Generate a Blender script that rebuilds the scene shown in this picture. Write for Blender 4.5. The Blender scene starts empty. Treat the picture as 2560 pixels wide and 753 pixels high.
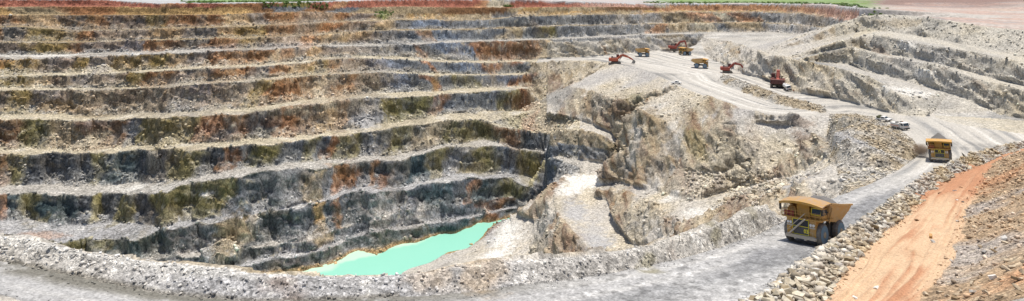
import bpy, bmesh, math, random
import numpy as np
from mathutils import Vector, Matrix
from mathutils.geometry import delaunay_2d_cdt

# ------------------------------------------------------------------ camera, sky, sun, exposure
scene = bpy.context.scene
col = scene.collection
F = 1600.0            # focal length in pixels of a 2560 px wide picture
YH = -8.0             # horizon row
CZ = 150.0            # height of the camera above datum
cam_d = bpy.data.cameras.new('Camera'); cam = bpy.data.objects.new('Camera', cam_d); col.objects.link(cam)
cam.location = (0, 0, CZ); cam.rotation_euler = (math.radians(90), 0, 0)
cam_d.sensor_fit = 'HORIZONTAL'; cam_d.sensor_width = 36.0; cam_d.lens = 36.0*F/2560.0
cam_d.shift_x = 0.0; cam_d.shift_y = -(376.5-YH)/2560.0
cam_d.clip_start = 0.5; cam_d.clip_end = 20000
scene.camera = cam
SUN_DIR = Vector((0.12, 0.16, 1.0)).normalized()      # towards the sun: high, beyond the pit
elev = math.asin(SUN_DIR.z); azim = math.atan2(SUN_DIR.x, SUN_DIR.y)
world = bpy.data.worlds.new('World'); scene.world = world; world.use_nodes = True
wn = world.node_tree.nodes; bg = wn['Background']
sky = wn.new('ShaderNodeTexSky'); sky.sky_type = 'NISHITA'; sky.sun_disc = False
sky.sun_elevation = elev; sky.sun_rotation = azim; sky.air_density = 1.0; sky.dust_density = 2.0
world.node_tree.links.new(sky.outputs[0], bg.inputs[0]); bg.inputs[1].default_value = 0.12
sd = bpy.data.lights.new('Sun', 'SUN'); sun = bpy.data.objects.new('Sun', sd); col.objects.link(sun)
sd.energy = 4.7; sd.angle = math.radians(0.8); sd.color = (1.0, 0.945, 0.865)
sun.rotation_euler = SUN_DIR.to_track_quat('Z', 'Y').to_euler()
scene.view_settings.view_transform = 'Standard'; scene.view_settings.look = 'None'
scene.view_settings.exposure = 0.14; scene.view_settings.gamma = 1.0
scene.view_settings.use_curve_mapping = False

rng = np.random.default_rng(7); random.seed(7)

# ------------------------------------------------------------------ survey lines of the pit
# Every line is a chain of (column, row, metres below the camera) readings; a reading fixes one point of the ground.
def P(x, y, H):
    D = F*H/(y-YH); return ((x-1280.0)/F*D, D, H)
def L(pts):
    a = np.array(pts, float); return lambda x: np.interp(x, a[:, 0], a[:, 1])
C = {}
C['RC']=L([(-400,-2),(0,-2),(250,-1),(330,5),(400,9),(560,8),(700,6),(800,4),(900,1),(1000,-2),(1300,-2),(1400,3),(1600,9),(1700,9),(1900,8),(2060,11),(2150,20)])
C['B0']=L([(-400,16),(0,17),(300,16),(400,20),(700,17),(800,19),(850,21),(930,18),(1000,16),(1200,19),(1300,18),(1450,17),(1560,17),(1620,19),(1700,19),(2060,22),(2150,34)])
C['B1']=L([(-400,37),(0,37),(200,37.5),(400,37),(560,36),(640,33),(720,29),(800,29),(900,33),(1000,34),(1200,36),(1300,30),(1400,28),(1600,26),(1700,25),(2000,26),(2060,31),(2150,45)])
C['B2']=L([(-400,68),(0,68),(60,67),(200,78),(300,76),(400,72),(500,69),(640,66),(800,57),(900,54),(1000,49),(1200,51),(1300,42),(1400,38),(1600,35),(1700,31),(1900,31),(2000,33),(2080,45),(2150,58)])
C['B3']=L([(-400,107),(0,107),(200,106),(400,100),(600,96),(700,92),(800,87),(900,80),(1000,76),(1200,74),(1280,70),(1400,65),(1600,61),(1700,58),(1900,57),(2000,63),(2060,70),(2110,82),(2150,92)])
C['B4']=L([(-400,148),(0,148),(100,148),(200,143),(300,139),(400,135),(500,130),(660,123),(760,120),(800,116),(900,115),(1000,114),(1080,108),(1200,104),(1280,102),(1400,97),(1600,88),(1700,85),(1850,82),(1950,84),(2000,90),(2080,105),(2150,119)])
C['B5']=L([(-400,193),(0,193),(150,188),(300,184),(400,178),(500,172),(640,167),(760,158),(800,150),(900,146),(1000,148),(1100,156),(1200,158),(1366,154)])
C['B6']=L([(-400,226),(240,226),(400,220),(500,210),(640,203),(760,192),(800,187),(960,182),(1100,190),(1200,190),(1366,185)])
C['B7']=L([(-400,302),(130,300),(250,304),(400,293),(500,292),(600,285),(700,272),(800,258),(900,247),(1000,243),(1100,238),(1200,230),(1366,220)])
C['B8']=L([(-400,387),(150,386),(200,384),(300,380),(400,374),(500,374),(560,370),(640,362),(720,358),(800,345),(880,335),(960,325),(1040,312),(1100,304),(1200,302),(1250,318),(1310,328),(1366,333)])
C['B9']=L([(-400,487),(300,487),(380,485),(500,457),(640,432),(720,425),(800,420),(900,406),(1000,400),(1060,385),(1100,372),(1200,366),(1245,364),(1300,378),(1338,382),(1366,392)])
C['B10']=L([(-400,575),(0,590),(180,606),(330,597),(400,580),(480,567),(560,548),(640,535),(720,525),(842,496),(904,479),(993,478),(1042,470),(1094,461),(1180,444),(1245,447),(1269,449),(1304,464),(1366,482)])
C['B11']=L([(-400,655),(330,652),(500,643),(560,637),(620,626),(700,613),(760,602),(800,590),(860,570),(1000,535),(1200,505),(1245,495),(1366,500)])
C['B12']=L([(-400,700),(500,690),(600,670),(668,654),(800,629),(945,577),(1000,574),(1100,560),(1200,541),(1245,530),(1366,515)])
C['SH']=L([(-400,740),(500,715),(650,692),(720,684),(800,665),(870,641),(1000,608),(1100,598),(1200,568),(1245,552),(1366,535)])
W={'B0':L([(0,.4),(300,.5),(400,0),(900,0),(950,.5),(1600,.5),(1620,0)]),'B1':L([(0,.6),(930,.6),(1000,0)]),'B2':L([(0,1.2)]),'B3':L([(0,1.6)]),
'B4':L([(0,10),(400,7),(600,5),(800,3),(1330,3)]),'B5':L([(0,5),(1330,5)]),'B6':L([(0,5),(800,5),(1330,4)]),'B7':L([(0,14),(1330,10)]),
'B8':L([(0,12),(800,14),(1100,14),(1200,24),(1250,38),(1330,46)]),'B9':L([(0,24),(400,26),(500,14),(800,16),(1100,10),(1200,12),(1300,7),(1366,15)]),
'B10':L([(0,40),(180,45),(330,40),(400,14),(640,2),(720,2),(842,10),(1245,15),(1304,24),(1366,24)]),'B11':L([(0,8),(800,6),(860,0)]),'B12':L([(0,8),(1330,8)]),'SH':L([(0,0)])}
NM = list(C)
LAKE = 126.0
D0 = L([(-400,488),(0,491),(300,492),(420,463),(560,456),(700,466),(840,494),(1000,526),(1200,557),(1330,580),(1600,625),(1800,655),(1950,640),(2060,570),(2150,500)])
def wob(seed, amp):
    r = np.random.default_rng(seed); w = [(2*math.pi/l, r.uniform(0, 6.28), a) for l, a in ((210, .9), (97, .8), (46, .5), (23, .22), (13, .12))]
    return lambda x: amp*sum(a*math.sin(k*x+p) for k, p, a in w)
JIT = {n: wob(100+i, (0.3, 0.4, 0.6, 1.0, 1.2, 1.5, 1.7, 1.5, 2.0, 2.0, 2.0, 2.0, 1.5, 1.3, 1.0)[i]) for i, n in enumerate(NM)}
MIDF = {n: wob(300+i, 0.16) for i, n in enumerate(NM)}
def chain(x, d0, T, last='SH'):
    out = []; D = d0; H = (C['RC'](x)-YH)*D/F; out.append(('RC', D, H))
    for n in NM[1:NM.index(last)+1]:
        yc = C[n](x); a = yc-W[n](x)-YH
        Dp, Hp = D, H
        H = a*(D+H/T)/(F+a/T); Dn = F*H/a
        fr = min(0.9, max(0.25, 0.58+MIDF[n](x))); out.append((n+'m', Dp+(Dn-Dp)*fr*0.42, Hp+(H-Hp)*fr)); out.append((n+'t', Dn, H))
        D = F*H/(yc-YH); out.append((n, D, H))
    return out
def solveT(x):
    lo, hi = 0.7, 12.0
    for _ in range(50):
        m = math.sqrt(lo*hi)
        if chain(x, D0(x), m)[-1][2] < LAKE: lo = m
        else: hi = m
    return m
Txs = np.arange(-400, 1367, 20.0); Tv = np.array([solveT(x) for x in Txs])
Tv = np.convolve(np.pad(Tv, 3, mode='edge'), np.ones(7)/7, 'valid')
TT = lambda x: float(np.interp(x, Txs, Tv))

LINES = {}
def add(name, pts): LINES[name] = [tuple(map(float, p)) for p in pts]
def px(name, pts): add(name, [P(*p) for p in pts])
cols_up = np.arange(-420, 2151, 8.0); cols_lo = np.arange(-420, 1367, 6.0)
tmp = {}
def shaped(x, last):
    out = []; j = JIT['RC'](x); top = 1e9
    for n, D, H in chain(x, D0(x), TT(x), last):
        if n in NM: j = JIT[n](x)
        d = min(D+j, top-(0.25 if n in NM else 0.05)); top = d; out.append((n, d, H))
    return out
for x in cols_up:
    for n, D, H in shaped(x, 'B4'): tmp.setdefault(n, []).append(((x-1280)/F*D, D, H))
for x in cols_lo:
    for n, D, H in shaped(x, 'SH'):
        k = n[:-1] if n[-1] in 'tm' else n
        if NM.index(k if k in C else n) > 5 and (x < 1331 or k not in ('B5','B6','B7')): tmp.setdefault(n, []).append(((x-1280)/F*D, D, H))
for n, pts in tmp.items(): add(n, pts)
FLO = LINES['B5'][-1][2]                                    # level of the working floor where the wall meets it
# plain beyond the rim
for k, dd in enumerate((25, 120, 400, 1500, 6000)):
    add('plain%d' % k, [(p[0]*(p[1]+dd)/p[1], p[1]+dd, p[2]+(0.0 if k < 4 else 8)) for p in LINES['RC'][::4]])
# the lake bed and the lower floor
add('bed', [(p[0]*(p[1]-14)/p[1], p[1]-14, 129.5) for p in LINES['SH'] if p[0] < (1130-1280)/F*p[1]])
px('shore_near', [(1007,683,126),(1032,669,126),(1076,658,126),(1101,643,126),(1119,629,126),(1166,623,126),(1200,600,126),(1222,572,126),(1240,556,126)])
px('bed_mid', [(940,676,129),(1020,655,129),(1090,620,129),(1160,590,129),(1200,578,127.5)])
px('low1', [(1060,676,122),(1120,655,122),(1180,640,121),(1215,640,119),(1250,600,119),(1270,560,118),(1300,540,115)])
px('low2', [(1150,668,117),(1200,656,119),(1300,650,117)])
# flat with the ramp that winds down to it
px('face_toe', [(1360,516,105),(1345,552,112),(1327,603,116),(1323,629,116),(1360,654,112),(1418,658,107),(1476,647,102)])
px('ramp_left', [(1392,491,100),(1398,534,100),(1436,581,99.5),(1476,625,99),(1500,640,98.5)])
px('ramp_right', [(1478,492,99),(1470,540,99.5),(1500,580,99.5),(1545,632,98)])
px('flat_back', [(1390,488,100),(1408,465,99),(1440,432,98),(1510,432,97),(1500,450,97.5),(1485,475,98)])
px('hollow', [(1520,500,98.5),(1540,560,99.5),(1580,610,98.5),(1640,625,91.5)])
px('path_crest', [(1530,478,95),(1580,490,91),(1640,515,87),(1690,545,83.4),(1715,575,80.5),(1705,600,80)])
px('path_back', [(1560,455,92.5),(1590,470,89.5),(1650,480,86.5),(1720,500,83),(1780,520,80),(1830,545,77)])
px('path_low', [(1740,545,81.5),(1790,556,79)])
# benches at the closed end of the pit
px('BB', [(1375,328,79.5),(1393,322,79.5),(1414,322,79.5),(1450,328,80),(1490,336,80.5),(1511,341,81),(1530,360,84),(1545,392,88)])
px('BBt', [(1375,378,93.3),(1407,390,93.5),(1452,399,94),(1500,405,94),(1540,412,94.5)])
px('B9x', [(1375,394,94),(1400,402,94.5),(1438,413,95)])
px('B9xt', [(1372,464,106),(1386,471,106),(1420,440,100)])
px('spur_toe', [(1330,278,76),(1400,290,77.5),(1480,310,78.5),(1545,340,81.5),(1562,400,88),(1552,430,94)])
# edge of the working floor and rock slopes below it
px('M1', [(1340,156,FLO),(1400,153,FLO-.3),(1480,151,FLO-.3),(1540,160,49.3),(1580,167,49.8),(1630,182,50.5),(1690,212,51),(1760,240,51.5),(1850,270,52),(1920,285,53),(2000,290,53.5),(2050,291,54)])
px('med_low', [(1795,203,51.3),(1850,228,51.9),(1900,247,52.3),(1960,266,52.8),(2010,277,53),(2060,283,53.2)])
px('med_top', [(1800,183,48.2),(1850,203,48.4),(1900,224,49.2),(1950,243,50),(2000,257,50.8),(2045,270,51.8)])
px('med_back', [(1815,188,51.1),(1860,205,51.4),(1910,222,51.8),(1960,241,52.2),(2010,254,52.6),(2060,268,53)])
px('E0', [(1430,215,62),(1500,240,64),(1560,262,63.5)])
px('E1', [(1590,272,61),(1640,300,62.5),(1700,335,66.5),(1760,340,64.5),(1830,318,58.5),(1900,308,57.2),(1980,316,57.8),(2040,326,57.5)])
px('E1t', [(1590,360,74),(1640,400,77),(1700,430,79.5),(1760,440,77),(1830,430,73.5),(1900,400,68.5),(1980,390,66.5),(2035,388,64.5)])
px('E2', [(1850,440,76),(1920,432,71),(1990,425,66)])
px('E2t', [(1850,470,79),(1920,462,74),(1990,450,66)])
px('apron1', [(1900,490,66),(1950,475,60),(2000,468,54),(2050,460,49),(2095,455,47)])
# heap inside the bend of the haul road
px('heap_top', [(2080,300,47.5),(2105,294,44.6),(2130,292,43),(2160,299,43),(2190,313,43.6),(2235,344,45.4),(2265,369,47.2),(2283,394,49.4)])
px('heap_mid', [(2080,330,47),(2120,350,44.2),(2180,372,45),(2230,392,46.6)])
px('heap_left', [(2062,350,57),(2078,395,53.5),(2095,432,49.2)])
px('heap_back', [(2075,287,54),(2130,284,54),(2200,297,53.4),(2250,325,52.4),(2290,360,51.2),(2300,385,50.2)])
# haul road, inner edge from the bend back towards the viewpoint and on to the left
ROADL_PX = [(-420,600,28.5),(-200,622,29),(0,654,30),(100,672,30.5),(218,698,31),(300,714,31.5),(400,735,32.2),(600,752,32.9),(740,754,33.1),(900,748,33.4),(1100,738,33.8),(1200,729,33.9),(1300,714,34),(1400,704,34.5),(1500,689,35.1),(1600,671,36),(1700,648,37),(1800,620,38.3),(1900,585,40),(1950,560,41),(2030,520,42.6),(2100,488,44.2),(2180,458,46),(2250,423,48),(2287,395,49.8)]
px('road_l', ROADL_PX)
def rise(base, crest, t):
    out = []; bx = [b[0] for b in base]
    for x, y in crest:
        H = np.interp(x, bx, [b[2] for b in base]); D = np.interp(x, bx, [F*b[2]/(b[1]-YH) for b in base])
        h = max((F*H-(y-YH)*D)/(F+(y-YH)/t), 0.05); out.append((x, y, H-h))
    return out
KC = rise(ROADL_PX, [(-420,560),(-200,575),(0,597),(50,600),(145,620),(200,635),(290,650),(400,664),(500,673),(600,688),(700,699),(800,702),(950,699),(1060,688),(1150,674),(1200,668),(1260,664),(1330,660),(1400,655),(1476,648),(1530,637),(1600,625),(1700,598),(1750,582),(1800,560),(1850,542),(1883,530),(1920,520)], 0.58)
px('berm', KC)
for k, (dd, dh) in enumerate(((1.3, 0.15), (6, 4), (38, 32), (85, 58))):
    add('bermback%d' % k, [(X*(D+dd)/D, D+dd, H+dh*(1.0 if D < 80 or k < 2 else 0.8)) for X, D, H in LINES['berm'] if not (k > 2 and X > 12)])
add('pit_near', [(-1.05*175, 175, 100), (-150, 190, 112), (-100, 205, 128), (-60, 215, 128), (-30, 225, 127), (0, 235, 118)])
add('pit_floor_hidden', [(-1.05*235, 235, 122), (-180, 240, 127), (-120, 245, 129), (-70, 250, 129), (-35, 262, 129)])
# haul road, outer edge and windrow, sand terrace, spoil slope
px('road_r', [(2960,330,55),(2700,345,53),(2560,362,51),(2480,377,50),(2420,398,49),(2380,413,48.4),(2335,433,47.2),(2290,461,46),(2245,492,44.6),(2200,525,43.2),(2150,566,41.4),(2100,598,40),(2050,635,38.3),(2000,668,37),(1960,695,36),(1932,722,35.2),(1890,748,34.6),(1840,775,34.2)])
px('terr_l', [(2960,334,55),(2700,350,53),(2560,370,50.5),(2510,388,48.8),(2476,402,47.6),(2424,428,46.3),(2371,449,45),(2335,470,43.8),(2309,490,42.8),(2288,522,41.2),(2241,564,39.6),(2194,600,38.2),(2152,642,36.6),(2131,673,35.6),(2090,715,34.6),(2050,753,33.8),(1990,800,33.2)])
px('terr_r', [(2960,338,54.5),(2700,356,52),(2560,376,49.6),(2520,392,48.2),(2476,414,46.8),(2434,501,41.9),(2413,537,40.2),(2398,590,37.9),(2382,652,35.6),(2361,694,34.2),(2319,736,33.2),(2304,753,32.9),(2240,810,32.2)])
def resample(pts, n):
    a = np.array(pts); s = np.r_[0, np.cumsum(np.linalg.norm(np.diff(a[:, :2], axis=0), axis=1))]
    t = np.linspace(0, s[-1], n); return np.stack([np.interp(t, s, a[:, k]) for k in range(3)], 1)
ra, rb = resample(LINES['road_r'], 120), resample(LINES['terr_l'], 120)
wr = 0.5*(ra+rb); hh = np.interp(np.arange(120), [0, 70, 100, 119], [1.5, 1.7, 1.2, 0.9])
wr[:, 2] = np.minimum(ra[:, 2], rb[:, 2])-hh
add('windrow', wr)
tr = resample(LINES['terr_r'], 60); tg = np.gradient(tr[:, :2], axis=0); tg /= np.linalg.norm(tg, axis=1)[:, None]
nrm = np.stack([-tg[:, 1], tg[:, 0]], 1); nrm *= np.sign(nrm[:, 0])[:, None]
nrm = np.stack([np.convolve(np.pad(nrm[:, k], 10, mode='edge'), np.ones(21)/21, 'valid') for k in (0, 1)], 1)
for k, w in enumerate((2.5, 14, 42)):
    add('slope%d' % k, np.c_[tr[:, :2]+nrm*w, tr[:, 2]-w*(0.45, 0.62, 0.70)[k]])
# near edge of the road below the viewpoint
px('road_near', [(-420,690,29.2),(-150,715,29.8),(0,737,30.3),(50,752,30.6),(300,800,31),(740,830,32),(1200,830,33),(1600,815,33.6),(1840,790,34)])
add('near_hill', [(-70,50,26.5),(-45,53,26.5),(-20,48,25.5),(10,46,25.5),(25,44,25)])
add('near_top', [(-60,20,14),(0,20,13),(30,20,9)])
# right-hand benches
px('R4t', [(1770,146,50.4),(1800,158,50.8),(1860,186,51.3),(1920,201,51.6),(1990,233,52.2),(2080,247,52.4),(2130,257,52.3),(2200,276,52),(2260,289,51.6),(2310,293,51.2),(2330,285,50.9)])
px('R4', [(1740,93,36.5),(1800,98,36.6),(1860,112,36.6),(1920,140,37.4),(2000,153,36.4),(2080,165,37),(2160,187,38.9),(2200,206,40.6),(2240,231,43.4),(2290,266,48),(2315,283,50)])
R3T=[(2100,148,37),(2170,180,39.4),(2220,191,40.6),(2280,206,42.2),(2330,221,43.6),(2400,241,45.6),(2450,261,47.8),(2500,281,50),(2560,300,51.2),(2700,330,53),(2960,345,55)]
RL={'R3':L([(2112,120),(2127,116),(2170,130),(2220,141),(2300,156),(2340,163),(2400,185),(2450,197),(2500,211),(2560,225),(2700,255),(2960,275)]),
'R2t':L([(2112,118),(2140,115),(2170,125),(2200,134),(2260,142),(2320,154),(2400,174),(2450,187),(2500,202),(2560,216),(2700,245),(2960,265)]),
'R2':L([(2112,98),(2160,90),(2200,89),(2260,99),(2300,109),(2350,117),(2400,124),(2440,130),(2500,145),(2560,160),(2700,185),(2960,205)]),
'R1t':L([(2112,88),(2160,78),(2200,78),(2280,88),(2400,111),(2480,126),(2560,146),(2700,170),(2960,190)]),
'R1':L([(2112,60),(2150,40),(2200,36),(2240,36),(2290,41),(2350,48),(2400,56),(2480,68),(2560,74),(2700,84),(2960,95)])}
rl={k:[] for k in ['R3t']+list(RL)}
for x in np.arange(2130,2961,8.0):
    xs=[p[0] for p in R3T]; y=np.interp(x,xs,[p[1] for p in R3T]); H=np.interp(x,xs,[p[2] for p in R3T]); D=F*H/(y-YH)
    rl['R3t'].append(((x-1280)/F*D,D,H))
    for n,t in (('R3',1.5),('R2t',0),('R2',1.4),('R1t',0.05),('R1',0.62)):
        a=RL[n](x)-YH
        if t==0: D=F*H/a
        else:
            h=max((F*H-a*D)/(F+a/t),0.0); H-=h; D=F*H/a
        rl[n].append(((x-1280)/F*D,D,H))
for k,v in rl.items(): add(k,v)
print('R1 H',[round(v[2],1) for v in rl['R1'][::15]],[round(v[1]) for v in rl['R1'][::15]])
px('floor_r', [(2350,300,50.8),(2420,315,50.9),(2490,325,51.0),(2560,335,51.4)])
add('floor_back', [P(x, y, (y-YH)*(np.interp((x-1280)/F, [p[0]/p[1] for p in LINES['B4']], [p[1] for p in LINES['B4']])-9)/F) for x, y in ((1345,149),(1400,146),(1450,144),(1500,141),(1550,136),(1600,131),(1640,129),(1680,129),(1720,131),(1745,134))])
print('floor_back H', [round(p[2],1) for p in LINES['floor_back']])
add('plat', [(p[0]*1.35,p[1]*1.35,p[2]-0.5) for p in LINES['R1'][::6]])
add('plat_back', [(p[0]*(900/p[1]),900.0,8.5) for p in LINES['R1'][::8]])
px('mound', [(2405,17,10.6),(2425,7,6.6),(2450,9.5,7.6),(2485,8,6.9),(2520,3.5,5.1),(2560,1,4.0),(2700,0,3.6)])
px('mound_t', [(2405,21,11.6),(2450,26,12.4),(2520,27,12.8),(2600,28,13),(2700,28,13)])
add('far_r', [(500, 950, 5), (650, 950, 5), (850, 950, 5), (1000, 950, 5)])
add('far_r2', [(2500, 6400, 14), (4000, 6400, 14), (6500, 6400, 14)])

# ------------------------------------------------------------------ triangulated ground model
pts = []
for n, ln in LINES.items():
    a = np.array(ln); pts.append(a[:1])
    for p, q in zip(a[:-1], a[1:]):
        d = np.hypot(*(q-p)[:2]); step = max(1.6, 0.008*0.5*(p[1]+q[1]))
        k = max(1, int(math.ceil(d/step))); k = min(k, 40)
        t = (np.arange(1, k+1)/k)[:, None]; pts.append(p+(q-p)*t)
pts = np.concatenate(pts)
key = np.round(pts[:, :2]/0.25).astype(np.int64); _, ui = np.unique(key, axis=0, return_index=True); pts = pts[np.sort(ui)]
vo, eo, fo, ov, oe, of = delaunay_2d_cdt([Vector((p[0], p[1])) for p in pts], [], [], 0, 1e-4)
pz = np.array([pts[o[0], 2] if len(o) else 0.0 for o in ov]); pxy = np.array([(v.x, v.y) for v in vo]); tri = np.array(fo)
print('TIN', len(pts), len(tri))
NC = 1240; UX = np.linspace(-400, 2900, NC); U = (UX-1280)/F
ND = 3200; DL, DH = 34.0, 5200.0
LD = np.r_[np.linspace(math.log(DL), math.log(900), ND-160), np.linspace(math.log(900), math.log(DH), 161)[1:]]
DD = np.exp(LD); Hg = np.full((NC, ND), np.nan)
tu = pxy[:, 0]/np.maximum(pxy[:, 1], 1e-3)
A, B, Cc = pxy[tri[:, 0]], pxy[tri[:, 1]], pxy[tri[:, 2]]
du = U[1]-U[0]
for i, (a, b, c) in enumerate(tri):
    us = tu[[a, b, c]]; ds = pxy[[a, b, c], 1]
    if ds.min() < 5: 
        pass
    i0 = max(0, int(math.ceil((us.min()-U[0])/du))); i1 = min(NC-1, int(math.floor((us.max()-U[0])/du)))
    j0 = np.searchsorted(DD, ds.min()); j1 = np.searchsorted(DD, ds.max(), 'right')-1
    if i1 < i0 or j1 < j0: continue
    d = DD[j0:j1+1][None, :]; x = U[i0:i1+1][:, None]*d
    ax, ay = pxy[a]; bx, by = pxy[b]; cx, cy = pxy[c]
    den = (by-cy)*(ax-cx)+(cx-bx)*(ay-cy)
    if abs(den) < 1e-9: continue
    w0 = ((by-cy)*(x-cx)+(cx-bx)*(d-cy))/den; w1 = ((cy-ay)*(x-cx)+(ax-cx)*(d-cy))/den; w2 = 1-w0-w1
    m = (w0 > -1e-6) & (w1 > -1e-6) & (w2 > -1e-6)
    if m.any():
        h = w0*pz[a]+w1*pz[b]+w2*pz[c]; sub = Hg[i0:i1+1, j0:j1+1]; sub[m] = h[m]
for i in range(NC):
    g = np.isfinite(Hg[i]); Hg[i] = np.interp(LD, LD[g], Hg[i][g])
# soften the survey edges a little
def blur(a, n, axis):
    k = np.ones(n)/n; p = np.pad(a, [(n//2, n//2) if ax == axis else (0, 0) for ax in (0, 1)], mode='edge')
    cs = np.cumsum(p, axis=axis); cs = np.concatenate([np.zeros_like(np.take(cs, [0], axis)), cs], axis)
    return (np.take(cs, range(n, cs.shape[axis]), axis)-np.take(cs, range(0, cs.shape[axis]-n), axis))/n
Hg = blur(blur(Hg, 3, 0), 5, 1)
# row spacing: finer where the ground is steep and open to view
NR = 820
dH = np.abs(np.diff(Hg, axis=1)); dD = np.diff(DD)[None, :]; dm = 0.5*(DD[1:]+DD[:-1])[None, :]
ang = Hg/DD; vis = np.minimum.accumulate(ang, axis=1) >= ang-1e-3
wv = np.where(vis[:, 1:], 1.0, 0.16)
near = np.where(dm < 60, 0.4, 1.0)*np.where(dm > 1000, 0.3, 1.0)
dens = (dH*1.0+dD*0.30)/dm*wv*near
dens = blur(dens, 31, 0)
cum = np.concatenate([np.zeros((NC, 1)), np.cumsum(dens, axis=1)], 1); cum /= cum[:, -1:]
tq = np.linspace(0, 1, NR)
GD = np.stack([np.exp(np.interp(tq, cum[i], LD)) for i in range(NC)])
GH = np.stack([np.interp(np.log(GD[i]), LD, Hg[i]) for i in range(NC)])
GX = U[:, None]*GD

# ------------------------------------------------------------------ noise
def vnoise(x, y, z, seed):
    xi, yi, zi = np.floor(x), np.floor(y), np.floor(z)
    fx, fy, fz = (x-xi).astype(np.float32), (y-yi).astype(np.float32), (z-zi).astype(np.float32)
    xi, yi, zi = xi.astype(np.int64).astype(np.uint32), yi.astype(np.int64).astype(np.uint32), zi.astype(np.int64).astype(np.uint32)
    fx = fx*fx*(3-2*fx); fy = fy*fy*(3-2*fy); fz = fz*fz*(3-2*fz)
    def hs(a, b, c):
        h = a*np.uint32(374761393)+b*np.uint32(668265263)+c*np.uint32(2147483647)+np.uint32(seed*7919+13)
        h = (h ^ (h >> np.uint32(13)))*np.uint32(1274126177); h = (h ^ (h >> np.uint32(16)))*np.uint32(2246822519)
        return ((h ^ (h >> np.uint32(15))) & np.uint32(0xFFFFFF)).astype(np.float32)*np.float32(2.0/16777215)-np.float32(1)
    o = np.uint32(1)
    x0 = hs(xi, yi, zi)*(1-fx)+hs(xi+o, yi, zi)*fx; x1 = hs(xi, yi+o, zi)*(1-fx)+hs(xi+o, yi+o, zi)*fx
    y0 = x0*(1-fy)+x1*fy
    x0 = hs(xi, yi, zi+o)*(1-fx)+hs(xi+o, yi, zi+o)*fx; x1 = hs(xi, yi+o, zi+o)*(1-fx)+hs(xi+o, yi+o, zi+o)*fx
    return y0*(1-fz)+(x0*(1-fy)+x1*fy)*fz
def fbm(p, s, octv=4, gain=0.5, seed=0, aniso=(1, 1, 1), ridge=False):
    out = 0; a = 1.0; f = 1.0/s; tot = 0
    for k in range(octv):
        n = vnoise(p[0]*f*aniso[0]+17.3*k, p[1]*f*aniso[1]+5.1*k, p[2]*f*aniso[2]+9.7*k, seed*31+k)
        if ridge: n = 1-2*np.abs(n)
        out = out+a*n; tot += a; a *= gain; f *= 2.03
    return out/tot
def sstep(a, b, x):
    t = np.clip((x-a)/(b-a), 0, 1); return t*t*(3-2*t)
def inpoly(X, Y, poly):
    poly = np.asarray(poly)[:, :2]; x0, y0 = poly.min(0); x1, y1 = poly.max(0)
    res = np.zeros(X.shape, bool); sel = np.nonzero((X >= x0) & (X <= x1) & (Y >= y0) & (Y <= y1))[0]
    x, y = X[sel], Y[sel]; c = np.zeros(len(sel), bool)
    for (ax, ay), (bx, by) in zip(poly, np.roll(poly, -1, 0)):
        m = (ay > y) != (by > y)
        if not m.any(): continue
        c[m] ^= x[m] < (bx-ax)*(y[m]-ay)/(by-ay)+ax
    res[sel] = c; return res
def dline(X, Y, line, step=1.0):
    a = np.array(line)[:, :2]; s = np.r_[0, np.cumsum(np.linalg.norm(np.diff(a, axis=0), axis=1))]
    t = np.arange(0, s[-1], step); q = np.stack([np.interp(t, s, a[:, 0]), np.interp(t, s, a[:, 1])], 1).astype(np.float32)
    D = np.empty(len(X), np.float32); S = np.empty(len(X), np.float32)
    for i in range(0, len(X), 20000):
        d = (X[i:i+20000, None]-q[None, :, 0])**2+(Y[i:i+20000, None]-q[None, :, 1])**2
        k = d.argmin(1); D[i:i+20000] = np.sqrt(d[np.arange(len(k)), k]); S[i:i+20000] = t[k]
    return D, S

# ------------------------------------------------------------------ talus cones at the foot of the faces
talus = np.zeros_like(Hg, dtype=np.float32)
def cone(X, D, Hap, slope=0.72, R=14.0):
    if D < 40: return
    k0, k1 = np.searchsorted(DD, [D-R, D+R]); i0 = max(0, int(((X-R)/D-U[0])/du)-2); i1 = min(NC, int(((X+R)/D-U[0])/du)+3)
    if i1 <= i0 or k1 <= k0: return
    d = DD[k0:k1][None, :]; x = U[i0:i1][:, None]*d; r = np.sqrt((x-X)**2+(d-D)**2)
    wob = 1+0.22*np.sin(np.arctan2(x-X, d-D)*5+X*1.3)
    hc = Hap+slope*r*wob; sub = Hg[i0:i1, k0:k1]; m = (hc < sub) & (r < R)
    talus[i0:i1, k0:k1][m] = np.maximum(talus[i0:i1, k0:k1][m], np.clip((sub[m]-hc[m])/0.8, 0, 1)); sub[m] = hc[m]
for n, k in (('B3t', 5), ('B4t', 8), ('B5t', 20), ('B6t', 14), ('B7t', 12), ('B8t', 22), ('B9t', 14), ('B10t', 8), ('R3t', 6), ('R2t', 6)):
    ln = LINES[n]
    for _ in range(k):
        p = ln[rng.integers(5, len(ln)-5)]; up = rng.uniform(0.2, 1.0)*(4.5 if n in ('B5t', 'B8t') else 3.0)
        cone(p[0], p[1]+0.6+0.3*up, p[2]-up, rng.uniform(0.62, 0.8), up/0.6+4)
for x, y, Hh, up, R in ((225, 345, None, 7, 11), (560, 600, None, 7, 9), (915, 300, None, 6, 14), (1395, 238, None, 6, 30), (740, 155, None, 4, 12), (260, 165, None, 5, 12)):
    i = int(round((x-UX[0])/(UX[1]-UX[0]))); yy = Hg[i]/DD*F+YH; vv = np.minimum.accumulate(Hg[i]/DD) >= Hg[i]/DD-1e-3
    j = np.nonzero(vv & (DD > 200))[0]; j = j[np.abs(yy[j]-y).argmin()]
    cone(U[i]*DD[j], DD[j]-1.0, Hg[i, j]-1.5, 0.62, R)
GH = np.stack([np.interp(np.log(GD[i]), LD, Hg[i]) for i in range(NC)])
TAL = np.stack([np.interp(np.log(GD[i]), LD, talus[i]) for i in range(NC)]).ravel()
VIS = np.stack([np.interp(np.log(GD[i]), LD, vis[i].astype(float)) for i in range(NC)]).ravel() > 0.5

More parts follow.
